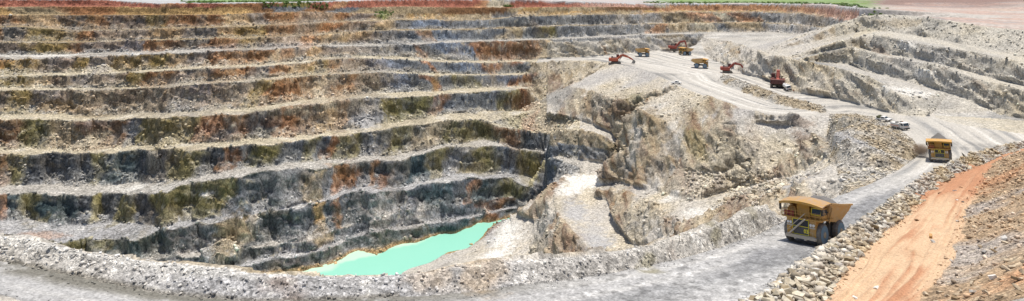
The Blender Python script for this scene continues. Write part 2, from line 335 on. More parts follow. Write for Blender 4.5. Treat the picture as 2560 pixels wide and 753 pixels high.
# ------------------------------------------------------------------ fields on the ground grid
G = np.stack([GX, GD, CZ-GH], 2)
ta = np.gradient(G, axis=0); tb = np.gradient(G, axis=1); N = np.cross(ta, tb); N /= np.linalg.norm(N, axis=2)[..., None]+1e-12
N *= np.sign(N[..., 2:3])
# broad normal for the displacement direction
X, Y, H = GX.ravel(), GD.ravel(), GH.ravel(); Z = CZ-H; N = N.reshape(-1, 3)
PXX = np.repeat(UX, NR); PYY = H/Y*F+YH
steep = 1-N[:, 2]
lin = LINES
poly_floor = (lin['road_l']+lin['heap_back'][::-1]+lin['M1'][::-1]+lin['floor_back']+lin['R4t']
              +lin['floor_r']+lin['road_r'][2:]+lin['road_near'][::-1])
poly_terr = lin['terr_l']+lin['terr_r'][::-1]
poly_slope = lin['terr_r']+[(60, 30, 0), (120, 30, 0), (330, 60, 0), (330, 250, 0)]
poly_wind = lin['road_r']+lin['terr_l'][::-1]
poly_berm = lin['road_l'][:21]+lin['bermback0'][::-1]
poly_heap = lin['heap_back']+[lin['road_l'][-1], lin['road_l'][-2], lin['road_l'][-3], lin['road_l'][-4]]+lin['heap_left'][::-1]
poly_bench = lin['R4']+lin['R3t'][::-1]+[p for p in lin['B4'] if p[0] > (1745-1280)/F*p[1]][::-1]
wx = X+1.3*fbm((X, Y, X*0), 5, 3, 0.6, 91)*np.clip(Y/110, 0.5, 2); wy = Y+1.3*fbm((X, Y, X*0), 5, 3, 0.6, 92)*np.clip(Y/110, 0.5, 2)
poly_med = lin['med_low']+lin['med_back'][::-1]
is_med = inpoly(wx, wy, poly_med)
is_floor = inpoly(X, Y, poly_floor) & ~is_med; is_terr = inpoly(wx, wy, poly_terr); is_wind = inpoly(wx, wy, poly_wind) & ~is_floor & ~is_terr
is_slope = inpoly(wx, wy, poly_slope) & ~is_terr & ~is_wind & ~is_floor; is_berm = inpoly(X, Y, poly_berm); is_heap = inpoly(X, Y, poly_heap) & ~is_floor
is_bench = inpoly(X, Y, poly_bench)
hid_near = (Y < 240) & ~VIS
rcx = np.array([p[0]/p[1] for p in lin['RC']]); rcd = np.array([p[1] for p in lin['RC']])
r1x = np.array([p[0]/p[1] for p in lin['R1']]); r1d = np.array([p[1] for p in lin['R1']])
u = X/Y
rimD = np.where(u < rcx[-1], np.interp(u, rcx, rcd), np.interp(u, r1x, r1d))
is_plain = Y > rimD+0.5
# bench number from the surveyed crest levels along the wall
bench = np.zeros(len(X), np.int32); bfrac = np.zeros(len(X), np.float32)
ux = np.clip(PXX, -420, 1366); cn = NM[1:]
crest = []
for n in NM:
    a = np.array(lin[n]); cx = a[:, 0]/a[:, 1]; crest.append(np.interp(u, cx, a[:, 2]))
crest = np.array(crest)
bench = (H[None, :] > crest+0.15).sum(0)-1
bl = np.clip(bench, 0, len(NM)-2); ii = np.arange(len(X))
bfrac = (H-crest[bl, ii])/np.maximum(crest[bl+1, ii]-crest[bl, ii], 0.3)
b8 = np.array(lin['SH']); shD = np.interp(u, b8[:, 0]/b8[:, 1], b8[:, 1])
m1 = np.array(lin['M1'])
is_wall = ((PXX < 1366) & (Y > shD-25) & ~hid_near) | ((PXX >= 1366) & (PXX < 2165) & (H < crest[5]+3) & (Y > np.interp(u, [p[0]/p[1] for p in lin['B4']], [p[1] for p in lin['B4']])-3))
is_wall |= (PXX < 1450) & (PXX >= 1366) & (Y > 350) & (H > 78)
is_wall &= ~is_plain & ~is_floor
face = sstep(0.24, 0.46, steep)
zz = np.abs(PXX-100) < 5; print('left road', [(int(a), bool(b), bool(c_), bool(d)) for a, b, c_, d in zip(PYY[zz & VIS & (Y < 100)][:200:9], is_floor[zz & VIS & (Y < 100)][:200:9], is_berm[zz & VIS & (Y < 100)][:200:9], is_wall[zz & VIS & (Y < 100)][:200:9])])
print('fields', {k: int(v.sum()) for k, v in dict(floor=is_floor, terr=is_terr, slope=is_slope, wind=is_wind, berm=is_berm, heap=is_heap, plain=is_plain, wall=is_wall).items()})

# ------------------------------------------------------------------ relief
p3 = (X, Y, Z)
c, s = math.cos(0.6), math.sin(0.6)
pf = (X*0.75+Z*0.55-Y*0.25, Y*0.8+X*0.3, Z*0.8-X*0.5)            # bedding that dips to the left
rockA = fbm(p3, 16, 5, 0.55, 1); rockB = fbm(p3, 7, 4, 0.55, 2, ridge=True); rockV = fbm(p3, 5, 3, 0.6, 3, aniso=(1, 1, 0.16))
fol = fbm(pf, 6, 4, 0.6, 4, aniso=(1.0, 0.22, 0.22), ridge=True)
lg = pf[0]/7.5+0.7*fbm(p3, 11, 3, 0.5, 14); lg2 = (Z+0.25*X-0.15*Y)/6.0+0.8*fbm(p3, 15, 3, 0.5, 15)
ledge = (lg-np.floor(lg))**1.6-0.4; ledge2 = (lg2-np.floor(lg2))**1.3-0.45
rub = fbm(p3, 3.2, 4, 0.62, 5); big = fbm(p3, 38, 3, 0.5, 6)
wallw = is_wall.astype(np.float32)
rough = np.ones(len(X), np.float32)
rough[is_floor] = 0.0; rough[is_terr] = 0.0; rough[is_plain] = 0.0
rock_amp = np.where(is_wall, 1.0, 1.15)*rough*np.clip(Y/230, 0.3, 1.0)*(0.05+0.95*sstep(0.05, 0.3, steep))
rock_amp[is_slope | is_wind | is_berm | is_heap] = 0.0
up = (H < crest[3]); rock_amp = np.where(is_wall & up, rock_amp*0.6, rock_amp)
disp = rock_amp*(np.where(is_wall, 2.4*rockA+0.9*rockB+0.7*rockV+1.0*ledge2, 2.4*rockA+0.8*rockB+1.4*fol+2.0*ledge*sstep(-0.2, 0.2, big)+1.8*ledge2*sstep(-0.2, 0.2, -big)))
pr, al = X*0.87-Y*0.49, X*0.49+Y*0.87
rib = fbm((pr, al, Z), 17, 4, 0.55, 81, aniso=(1, 0.22, 0.3), ridge=True)
spurm = (~is_wall & ~is_plain & ~is_floor & ~is_terr & ~is_slope & ~is_wind & ~is_berm & ~is_heap & ~is_med & (Y > 150) & (PXX > 1280) & (PXX < 2080) & (H > 50)).astype(np.float32)
disp += 3.4*rib*spurm*sstep(0.04, 0.16, steep)*rough
disp *= (1-0.75*TAL)
disp += rough*(0.045+0.33*sstep(0.02, 0.2, steep))*rub*np.clip(Y/200, 0.35, 1.3)
mi = is_slope | is_wind | is_berm | is_heap
rub2 = fbm(p3, 1.3, 3, 0.6, 8)
disp[mi] = (0.42*rub[mi]+0.22*rub2[mi]+0.5*rockA[mi]*0.5)*np.clip(Y[mi]/110, 0.5, 1.6)
fine = fbm((X, Y, Z*0), 9, 4, 0.5, 9)
disp[is_floor] = 0.10*fine[is_floor]*np.clip(Y[is_floor]/150, 0.6, 2.0)
# rills in the sand terrace run down its length
tl, ts = dline(X[is_terr], Y[is_terr], lin['terr_l']); tr_, _ = dline(X[is_terr], Y[is_terr], lin['terr_r'])
tt = tl/(tl+tr_+1e-3)
rill = fbm((tt*9+0.5*fbm((ts, tt*6, ts*0), 14, 3, 0.5, 21), ts*0.045, ts*0), 1.0, 4, 0.55, 11, ridge=True)
disp[is_terr] = 0.40*rill+0.14*fine[is_terr]+0.05*rub[is_terr]
disp[is_plain] = 0.5*fbm((X[is_plain], Y[is_plain], Z[is_plain]*0), 60, 4, 0.5, 12)
q = np.stack([X, Y, Z], 1)+N*disp[:, None]

# ------------------------------------------------------------------ rock and soil colours (albedo)
PAL = dict(char=(.070,.074,.076), teal=(.050,.080,.082), slate=(.135,.145,.155), blue=(.125,.155,.205), grey=(.27,.268,.258), pale=(.38,.375,.36),
           olive=(.17,.145,.048), brown=(.185,.098,.046), rust=(.26,.125,.055), tan=(.34,.265,.16), ochre=(.40,.26,.11), cream=(.50,.44,.32), white=(.62,.60,.55),
           red=(.31,.115,.075), orange=(.45,.245,.13), pink=(.43,.26,.20), green=(.12,.215,.03), sand=(.49,.345,.22), redsand=(.36,.175,.095), dust=(.42,.395,.35),
           lgrey=(.36,.355,.35), mgrey=(.21,.21,.205), yellow=(.36,.30,.11))
PC = {k: np.array(v, np.float32) for k, v in PAL.items()}
FACE = {
'RC': [(0,'red'),(390,'red'),(430,'orange'),(520,'red'),(640,'rust'),(690,'brown'),(740,'olive'),(800,'red'),(860,'orange'),(880,'red'),(1170,'red'),(1200,'orange'),(1250,'cream'),(1290,'red'),(1590,'pink'),(1640,'cream'),(1690,'orange'),(1990,'orange'),(2060,'pink'),(2150,'pink')],
'B0': [(0,'ochre'),(60,'tan'),(220,'rust'),(330,'ochre'),(600,'ochre'),(660,'brown'),(720,'slate'),(800,'brown'),(860,'slate'),(940,'tan'),(1240,'brown'),(1300,'tan'),(1330,'ochre'),(1400,'tan'),(1600,'brown'),(1660,'orange'),(1990,'orange'),(2150,'pink')],
'B1': [(0,'brown'),(110,'tan'),(165,'char'),(230,'brown'),(270,'slate'),(330,'char'),(420,'olive'),(470,'brown'),(570,'brown'),(600,'tan'),(660,'grey'),(690,'brown'),(790,'slate'),(850,'brown'),(900,'slate'),(960,'tan'),(1080,'ochre'),(1200,'tan'),(1260,'slate'),(1330,'tan'),(1440,'ochre'),(1600,'tan'),(1640,'orange'),(1900,'orange'),(2150,'pink')],
'B2': [(0,'brown'),(40,'slate'),(120,'olive'),(200,'brown'),(240,'slate'),(330,'grey'),(440,'tan'),(490,'slate'),(545,'slate'),(570,'tan'),(650,'olive'),(690,'brown'),(770,'char'),(830,'rust'),(850,'char'),(900,'slate'),(960,'tan'),(1010,'slate'),(1060,'blue'),(1200,'slate'),(1320,'slate'),(1480,'mgrey'),(1640,'grey'),(1690,'tan'),(1760,'orange'),(1800,'cream'),(1850,'orange'),(1890,'grey'),(2010,'pale'),(2060,'mgrey'),(2150,'olive')],
'B3': [(0,'slate'),(30,'char'),(130,'olive'),(170,'brown'),(230,'slate'),(290,'slate'),(340,'blue'),(380,'brown'),(520,'char'),(540,'brown'),(590,'rust'),(620,'olive'),(690,'slate'),(730,'pale'),(780,'orange'),(850,'tan'),(950,'slate'),(1050,'slate'),(1090,'brown'),(1120,'blue'),(1200,'slate'),(1270,'tan'),(1300,'slate'),(1360,'olive'),(1400,'grey'),(1630,'grey'),(1660,'orange'),(1720,'tan'),(1780,'cream'),(1800,'slate'),(1880,'tan'),(1950,'pale'),(2150,'grey')],
'B4': [(0,'ochre'),(60,'olive'),(140,'slate'),(190,'olive'),(230,'grey'),(290,'olive'),(400,'olive'),(450,'tan'),(520,'slate'),(560,'brown'),(650,'brown'),(670,'cream'),(700,'brown'),(770,'slate'),(800,'tan'),(860,'slate'),(900,'grey'),(960,'slate'),(1040,'slate'),(1060,'rust'),(1090,'char'),(1150,'blue'),(1195,'blue'),(1210,'rust'),(1300,'brown'),(1330,'tan'),(1400,'grey'),(1600,'grey'),(1680,'tan'),(1740,'grey')],
'B5': [(0,'olive'),(80,'olive'),(110,'cream'),(150,'char'),(250,'slate'),(330,'olive'),(410,'brown'),(500,'slate'),(560,'brown'),(640,'slate'),(670,'brown'),(720,'tan'),(770,'olive'),(840,'brown'),(880,'slate'),(960,'blue'),(1060,'slate'),(1085,'rust'),(1100,'slate'),(1200,'blue'),(1240,'rust'),(1280,'slate'),(1330,'tan')],
'B6': [(0,'char'),(40,'olive'),(120,'slate'),(250,'char'),(400,'char'),(510,'blue'),(540,'slate'),(600,'grey'),(650,'olive'),(690,'brown'),(760,'brown'),(790,'cream'),(840,'brown'),(900,'char'),(1000,'blue'),(1060,'slate'),(1085,'rust'),(1110,'slate'),(1180,'olive'),(1210,'slate'),(1260,'blue'),(1300,'rust'),(1330,'tan')],
'B7': [(0,'brown'),(70,'olive'),(160,'tan'),(230,'brown'),(300,'brown'),(350,'slate'),(390,'olive'),(480,'olive'),(530,'rust'),(600,'brown'),(650,'char'),(690,'rust'),(760,'brown'),(800,'ochre'),(850,'brown'),(880,'slate'),(920,'pale'),(970,'olive'),(1060,'olive'),(1100,'rust'),(1140,'slate'),(1200,'slate'),(1260,'olive'),(1300,'rust'),(1330,'tan')],
'B8': [(0,'brown'),(50,'olive'),(100,'char'),(230,'char'),(260,'olive'),(310,'teal'),(420,'char'),(480,'olive'),(560,'char'),(580,'rust'),(600,'char'),(650,'olive'),(720,'slate'),(770,'olive'),(810,'slate'),(830,'rust'),(860,'olive'),(940,'slate'),(1000,'olive'),(1080,'tan'),(1180,'olive'),(1260,'brown'),(1300,'char'),(1366,'slate')],
'B9': [(0,'char'),(40,'rust'),(70,'teal'),(120,'olive'),(160,'teal'),(220,'char'),(240,'yellow'),(280,'char'),(330,'olive'),(370,'char'),(440,'olive'),(550,'olive'),(590,'slate'),(700,'grey'),(780,'tan'),(830,'slate'),(860,'rust'),(890,'brown'),(905,'slate'),(945,'slate'),(960,'rust'),(985,'char'),(1080,'teal'),(1120,'olive'),(1160,'grey'),(1200,'olive'),(1260,'slate'),(1310,'olive'),(1340,'yellow'),(1366,'slate')],
'B10': [(0,'olive'),(200,'olive'),(270,'teal'),(400,'teal'),(440,'char'),(520,'slate'),(600,'tan'),(640,'char'),(760,'slate'),(800,'ochre'),(830,'slate'),(860,'rust'),(880,'slate'),(950,'grey'),(1050,'slate'),(1100,'teal'),(1180,'slate'),(1200,'rust'),(1230,'teal'),(1290,'olive'),(1366,'char')],
'B11': [(0,'char'),(500,'slate'),(640,'char'),(760,'slate'),(830,'tan'),(860,'grey'),(950,'slate'),(1100,'grey'),(1200,'slate'),(1240,'rust'),(1300,'char'),(1366,'char')],
'B12': [(0,'slate'),(700,'char'),(800,'slate'),(900,'grey'),(1000,'teal'),(1180,'teal'),(1225,'rust'),(1260,'char'),(1366,'char')]}
BERM = {'B0':'orange','B1':'ochre','B2':'tan','B3':'tan','B4':'dust','B5':'cream','B6':'cream','B7':'cream','B8':'cream','B9':'dust','B10':'lgrey','B11':'dust','B12':'lgrey','SH':'tan'}
warp = fbm(p3, 9, 3, 0.6, 31)*34+fbm(p3, 40, 2, 0.5, 32)*60+(bfrac-0.5)*fbm(p3, 60, 2, 0.5, 33)*70
xw = PXX+warp
rockc = np.zeros((len(X), 3), np.float32)
for k, n in enumerate(NM[:-1]):
    m = (bl == k)
    if not m.any(): continue
    t = FACE[n]; xs = [a for a, _ in t]; cc = np.array([PC[b] for _, b in t])
    # hold each colour and change over within about ten metres
    X2 = []; C2 = []
    for i in range(len(xs)):
        X2 += [xs[i]-0.0]; C2 += [cc[i]]
        if i+1 < len(xs):
            g = xs[i+1]-xs[i]; X2 += [xs[i]+0.35*g, xs[i]+0.65*g]; C2 += [cc[i], cc[i+1]]
    C2 = np.array(C2)
    for ch in range(3): rockc[m, ch] = np.interp(xw[m], X2, C2[:, ch])
bermc = np.stack([PC[BERM.get(n, 'dust')] for n in NM[1:]]+[PC['dust']])[np.clip(np.where(bfrac > 0.55, bl, bl-1), 0, len(NM)-1)]
def mix(a, b, t):
    t = np.asarray(t, np.float32)[:, None]; return a*(1-t)+b*t
n1 = fbm(p3, 2.6, 3, 0.65, 41); n2 = fbm(p3, 9, 4, 0.6, 42); n3 = fbm(p3, 30, 3, 0.5, 43); n4 = fbm(p3, 1.3, 2, 0.7, 44)
st = fbm(p3, 4.5, 3, 0.6, 45, aniso=(0.35, 0.35, 1.6)); vs = fbm(p3, 2.2, 3, 0.6, 46, aniso=(1.2, 1.2, 0.18))
fo = fbm(pf, 3.2, 4, 0.65, 47, aniso=(1.0, 0.14, 0.14)); fo2 = fbm(pf, 9, 3, 0.6, 48, aniso=(1.0, 0.2, 0.2))
colr = np.zeros((len(X), 3), np.float32); rubm = np.zeros(len(X), np.float32)
# wall
gen = mix(np.tile(PC['slate'], (len(X), 1)), PC['tan'], sstep(-0.15, 0.35, n3+0.6*n2)); gen = mix(gen, PC['brown'], 0.7*sstep(0.1, 0.45, st+0.5*n3)); gen = mix(gen, PC['olive'], 0.6*sstep(0.1, 0.5, -n3+0.5*st)); gen = mix(gen, PC['grey'], 0.7*sstep(0.15, 0.5, n2-0.5*n3))
wr_ = mix(rockc, gen, 0.14+0.24*sstep(-0.3, 0.3, n2))*1.10
warm = np.where((bl > 1) & (bl < 6), 0.32, np.where(bl < 9, 0.18, 0.05))*(1-sstep(850, 1050, PXX)); wr_ = mix(wr_, PC['brown']*1.25, warm*(0.6+0.8*n3))
wr_ = mix(wr_, PC['char'], 0.62*sstep(0.1, 0.5, n2+0.45*n1+0.3*vs)); wr_ = mix(wr_, wr_*1.75+0.05, 0.9*sstep(0.0, 0.5, n1+0.5*fo+0.35*st))
wr_ = mix(wr_, PC['cream'], 0.8*sstep(0.30, 0.62, n4*0.6+n1*0.6+0.4*st)); wr_ = mix(wr_, wr_*0.42, 0.8*sstep(0.22, 0.6, -n4*0.6+vs*0.8))
wr_ = np.where((bl < 2)[:, None] & is_wall[:, None], mix(rockc*1.0, rockc*0.62, sstep(-0.1, 0.5, n1+vs)), wr_)
tc = mix(bermc*0.85, wr_*1.25+0.07, 0.55+0.3*n2); tc = mix(tc, tc*0.55, sstep(0.2, 0.6, n4+n1*0.5)); tc = mix(tc, PC['white'], 0.5*sstep(0.25, 0.7, n4-n1*0.4))
fl = mix(bermc, bermc*0.72, sstep(0, 0.6, n2)); fl = mix(fl, PC['white'], 0.45*sstep(0.1, 0.6, -n2+0.3*n1)); fl = mix(fl, tc*0.9, 0.75*sstep(0.02, 0.4, n3+0.5*n2)*(bl > 1))
mv = np.clip(face, 0, 1)*(1-0.5*sstep(0.0, 0.5, n3+0.5*n2-0.15)*(bl < 9)); wc = mix(fl, tc, sstep(0.05, 0.16, steep)); wc = mix(wc, wr_, mv*(1-0.85*TAL))
lowt = sstep(0.5, 0.95, bfrac+0.5*n2+0.35*n3)*np.where(np.isin(bl, [4, 7, 6, 5]), 1.0, np.where(bl < 9, 0.6, 0.3))*sstep(0.15, 0.3, steep)
wc = mix(wc, tc, 0.8*lowt)
wc = np.where((bl >= 8)[:, None], wc*(1-mv[:, None]*(1-np.array([.76, .80, .86], np.float32))), wc)
redz = mix(rockc*1.1, rockc*0.6, 0.8*sstep(-0.1, 0.5, n1+vs)); wc = np.where((bl < 2)[:, None], mix(wc, redz, np.full(len(X), 0.85)), wc)
# dust and fines that trickle down from each berm
drip = sstep(0.15, 0.55, vs+0.5*n3)*(1-sstep(0.1, 0.7, bfrac))*sstep(0.2, 0.4, steep); wc = mix(wc, bermc*0.8, 0.4*drip*(bl > 1))
shr = (1-sstep(0.2, 1.6, LAKE-H+0.5*n2))*(H < LAKE+2); wc = mix(wc, PC['ochre']*0.9, 0.75*shr)
wc = np.where((is_wall & (bl > 1))[:, None], mix(wc*(1.0+0.08*mv[:, None]), wc*np.array([1.22, 1.06, 0.88], np.float32), mv*np.where(bl < 8, 0.8, 0.25)*(1-0.9*sstep(880, 1040, PXX))), wc)
colr[:] = wc; rubm[:] = 0.2+0.6*np.clip(1-mv+TAL, 0, 1)
# spur, heap, lower floor, right-hand benches
other = ~(is_wall | is_floor | is_terr | is_slope | is_wind | is_berm | is_plain)
base = mix(np.tile(np.array([.46, .44, .40], np.float32), (len(X), 1)), PC['cream'], sstep(-0.2, 0.6, n3+0.5*n2)*0.55); base = mix(base, PC['lgrey'], sstep(0.1, 0.6, -n3+0.3*fo2)*0.7)
sp = mix(base, PC['tan'], 0.75*sstep(0.05, 0.5, fo2+0.4*n2)*sstep(0.08, 0.22, steep)); sp = mix(sp, PC['brown'], 0.85*sstep(0.3, 0.62, fo+0.5*n2)*sstep(0.12, 0.3, steep))
sp = mix(sp, PC['olive'], 0.45*sstep(0.25, 0.6, -n3+0.5*fo)*sstep(0.2, 0.4, steep)); sp = mix(sp, PC['grey'], 0.55*sstep(0.2, 0.55, fo2-0.3*n3)*sstep(0.1, 0.3, steep)); sp = mix(sp, PC['cream'], 0.35*sstep(0.0, 0.4, n3-0.3*fo))
sp = mix(sp, sp*0.5, 0.8*sstep(0.3, 0.6, fo+0.6*n4)); sp = mix(sp, PC['white'], 0.6*sstep(0.25, 0.6, -fo+0.6*n1))
right = other & (PXX > 2090) & (Y > 235)
sp2 = mix(base*0.88, PC['mgrey'], 0.5*sstep(0, 0.5, fo2+n3)); sp2 = mix(sp2, PC['tan'], 0.6*sstep(0.1, 0.5, n2-0.3*fo)*face); sp2 = mix(sp2, PC['brown'], 0.6*sstep(0.25, 0.6, fo+0.5*n1)*face); sp2 = mix(sp2, PC['white'], 0.7*sstep(0.3, 0.6, n2+0.5*n1)*face)
sc0 = mix(np.tile(np.array([.45, .44, .42], np.float32), (len(X), 1)), PC['white'], 0.5*sstep(-0.2, 0.4, n2)); sp = mix(sp, sc0, 0.75*spurm*(1-sstep(-0.25, 0.15, rib+0.35*n2))); rk = mix(np.tile(PC['tan'], (len(X), 1)), PC['brown'], sstep(-0.1, 0.4, fo+0.5*n1)); rk = mix(rk, PC['grey'], 0.8*sstep(0.1, 0.4, n3)); rk = mix(rk, PC['cream'], 0.8*sstep(0.0, 0.4, -fo+0.5*n4)); sp = mix(sp, rk, 0.62*spurm*sstep(0.2, 0.45, rib+0.3*n2)*sstep(0.06, 0.18, steep)); sp = sp*np.array([1.03, 1.0, 0.96], np.float32); sp2 = mix(sp2, base, np.full(len(X), 0.45))*np.array([1.10, 1.07, 1.0], np.float32); colr[other] = sp[other]; colr[right] = sp2[right]; rubm[other] = 0.45+0.35*sstep(0, 0.4, n3)[other]; rubm[right] = 0.4
be = other & (PXX > 1366) & (PXX < 1552) & (Y > 338) & (H > 79) & (H < 110); colr[be] = mix(colr, wr_, 0.9*sstep(0.16, 0.32, steep))[be]
fl2 = mix(np.tile(PC['dust'], (len(X), 1)), PC['white'], 0.6*sstep(-0.1, 0.5, n2)); fl2 = mix(fl2, PC['mgrey'], 0.7*sstep(0.1, 0.5, n3+0.5*n2))
fb = other & (PXX > 1700) & (Y > 240) & is_bench; colr[fb] = mix(colr, fl2, 1-sstep(0.015, 0.06, steep))[fb]
hp = mix(np.tile(PC['dust'], (len(X), 1)), PC['tan'], 0.8*sstep(-0.3, 0.3, n2)); hp = mix(hp, PC['lgrey'], 0.7*sstep(0.1, 0.6, n3)); hp = mix(hp, hp*0.45, 0.8*sstep(0.15, 0.5, n4+0.5*n1)); hp = mix(hp, PC['cream'], 0.6*sstep(0.2, 0.5, -n4))
colr[is_heap] = hp[is_heap]; rubm[is_heap] = 1
# berm and windrow
bc = mix(np.tile(PC['dust'], (len(X), 1)), PC['lgrey'], sstep(-0.2, 0.4, n3)); bc = mix(bc, PC['brown'], 0.5*sstep(0.2, 0.6, n2)); bc = mix(bc, PC['ochre']*0.7, 0.6*sstep(0.15, 0.5, n3+0.4*n1)*sstep(1000, 1250, PXX)); bc = mix(bc, bc*0.55, 0.7*sstep(0.1, 0.5, n4+0.4*n1)); bc = mix(bc, PC['white'], 0.6*sstep(0.2, 0.6, -n4+0.3*n1))
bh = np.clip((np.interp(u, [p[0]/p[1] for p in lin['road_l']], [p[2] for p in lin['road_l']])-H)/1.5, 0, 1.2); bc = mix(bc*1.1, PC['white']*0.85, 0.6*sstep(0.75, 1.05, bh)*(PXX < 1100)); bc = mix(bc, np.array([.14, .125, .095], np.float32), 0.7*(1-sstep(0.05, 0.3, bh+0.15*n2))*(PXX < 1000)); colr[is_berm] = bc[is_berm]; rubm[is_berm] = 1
wc2 = mix(np.tile(PC['dust'], (len(X), 1)), PC['tan'], sstep(-0.3, 0.3, n2)); wc2 = mix(wc2, PC['sand']*0.9, 0.5*sstep(0.0, 0.5, n3)); wc2 = mix(wc2, wc2*0.5, 0.7*sstep(0.1, 0.5, n4+n1*0.5))
colr[is_wind] = wc2[is_wind]; rubm[is_wind] = 1
# spoil slope
sc = mix(np.tile(np.array([.40, .29, .185], np.float32), (len(X), 1)), PC['orange'], 0.8*sstep(-0.1, 0.4, n3+0.5*n2)); sc = mix(sc, PC['lgrey'], 0.6*sstep(0.15, 0.6, -n3+0.6*n2)); sc = mix(sc, sc*0.5, 0.7*sstep(0.1, 0.5, n4+0.6*n1)); sc = mix(sc, PC['cream'], 0.5*sstep(0.2, 0.6, -n4))
colr[is_slope] = sc[is_slope]; rubm[is_slope] = 1
# sand terrace
sdc = np.tile(PC['sand'], (int(is_terr.sum()), 1)); rl_ = 0.6*rill+0.5*fbm((tt*5, ts*0.03, ts*0), 1, 3, 0.5, 51)
farr = sstep(0.55, 0.95, 1-np.clip((Y[is_terr]-72)/110, 0, 1)*0-(1-np.clip((Y[is_terr]-85)/70, 0, 1)))
sdc = mix(sdc, PC['redsand'], np.clip(0.9*sstep(0.05, 0.55, rl_+0.35*n3[is_terr])+0.75*farr, 0, 0.9)*(1-0.6*sstep(0.3, 0.6, -rill)))
sdc = mix(sdc, PC['sand']*1.18, 0.7*sstep(0.25, 0.6, -rl_)); sdc = mix(sdc, PC['brown'], 0.35*sstep(0.35, 0.7, n2[is_terr]+0.5*n4[is_terr])); sdc = sdc*(1+0.15*n4[is_terr][:, None]); colr[is_terr] = sdc; rubm[is_terr] = 0.05
# haul road and working floor
fi = np.nonzero(is_floor)[0]; fx, fy = X[fi], Y[fi]
dl, sl = dline(fx, fy, lin['road_l']+lin['heap_back'][::-1]+lin['M1'][::-1]); dr, _ = dline(fx, fy, lin['road_r'][2:]+lin['road_near'][::-1])
dlf = np.full(len(X), 99.0, np.float32); dlf[fi] = np.minimum(dl, dr)
crs = dl; trk = fbm((crs*0.9+0.35*fbm((sl, crs*0, crs*0), 40, 2, 0.5, 62), sl*0.02, sl*0), 1.6, 4, 0.6, 61); grn = fbm((fx, fy, fx*0), 1.1, 3, 0.7, 63); pat = fbm((fx, fy, fx*0), 16, 4, 0.6, 64)
nearf = 1-sstep(130, 200, fy)
rc = mix(np.tile(PC['dust']*0.98, (len(fi), 1)), np.array([.335, .33, .32], np.float32), nearf)
dark = sstep(0.25, 0.6, pat*0.6+0.75*np.exp(-((crs-8.5)/4.5)**2)*sstep(-6, 6, fx-2)-0.12)*nearf*sstep(-5, 25, fx)
rc = mix(rc, np.array([.185, .185, .187], np.float32), 0.9*dark)
rc = mix(rc, PC['mgrey'], (0.75-0.3*nearf)*sstep(0.0, 0.45, trk+0.3*pat)); rc = mix(rc, PC['white'], (0.6-0.35*nearf)*sstep(0.1, 0.55, -trk+0.2*pat)*(1-dark)); rc = rc*(1+np.where(nearf > 0.5, 0.30, 0.2)[:, None]*grn[:, None]); rc = mix(rc, rc*1.45, nearf*sstep(-15, 10, fx)*0.8*sstep(0.15, 0.5, fbm((fx, fy, fx*0), 0.7, 2, 0.6, 66))); rc = mix(rc, rc*0.55, nearf*sstep(-15, 10, fx)*0.8*sstep(0.15, 0.5, fbm((fx, fy, fx*0), 0.9, 2, 0.6, 67))); rc = mix(rc, rc*0.72, 0.8*sstep(0.1, 0.5, pat+0.5*trk)*(1-nearf))
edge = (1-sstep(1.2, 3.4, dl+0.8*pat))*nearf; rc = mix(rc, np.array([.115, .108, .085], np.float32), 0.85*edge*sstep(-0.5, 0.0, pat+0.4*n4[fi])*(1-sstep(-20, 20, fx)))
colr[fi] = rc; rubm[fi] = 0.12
# plain
pc = mix(np.tile(PC['lgrey'], (len(X), 1)), PC['pink'], 0.6*sstep(-0.1, 0.5, n3)*(PXX > 900)); grass_m = sstep(-0.05, 0.15, n3+0.3*n2)
gzone = np.zeros(len(X), np.float32)
for a, b in ((470, 830), (1640, 2200)): gzone = np.maximum(gzone, sstep(a-30, a+30, PXX+70*n3+40*n2)*(1-sstep(b-30, b+30, PXX+70*n3+40*n2)))
gd = np.where(PXX > 2000, 100, 30); gz = gzone*sstep(gd, gd+60, Y-rimD+25*n3)
pc = mix(pc, PC['green'], np.clip(gz*(0.75+0.5*n2), 0, 1)); lng = fbm((X*0.25, Y, X*0), 26, 4, 0.6, 52); pl2 = mix(np.tile(np.array([.42, .30, .245], np.float32), (len(X), 1)), PC['dust'], 0.8*sstep(-0.05, 0.5, lng+0.5*n3+0.3*n2)); pl2 = mix(pl2, PC['grey'], 0.7*sstep(0.05, 0.5, -lng+0.6*n2)); pl2 = mix(pl2, np.array([.215, .135, .11], np.float32), 0.9*sstep(620, 740, Y+60*n3)); pl2 = pl2*np.array([.92, .95, .97], np.float32); pc = mix(pc, pl2, sstep(2130, 2230, PXX+60*n3))
colr[is_plain] = pc[is_plain]; rubm[is_plain] = 0.3
md = mix(hp, PC['tan'], 0.3*sstep(0, 0.4, n3)); colr[is_med] = md[is_med]; rubm[is_med] = 1
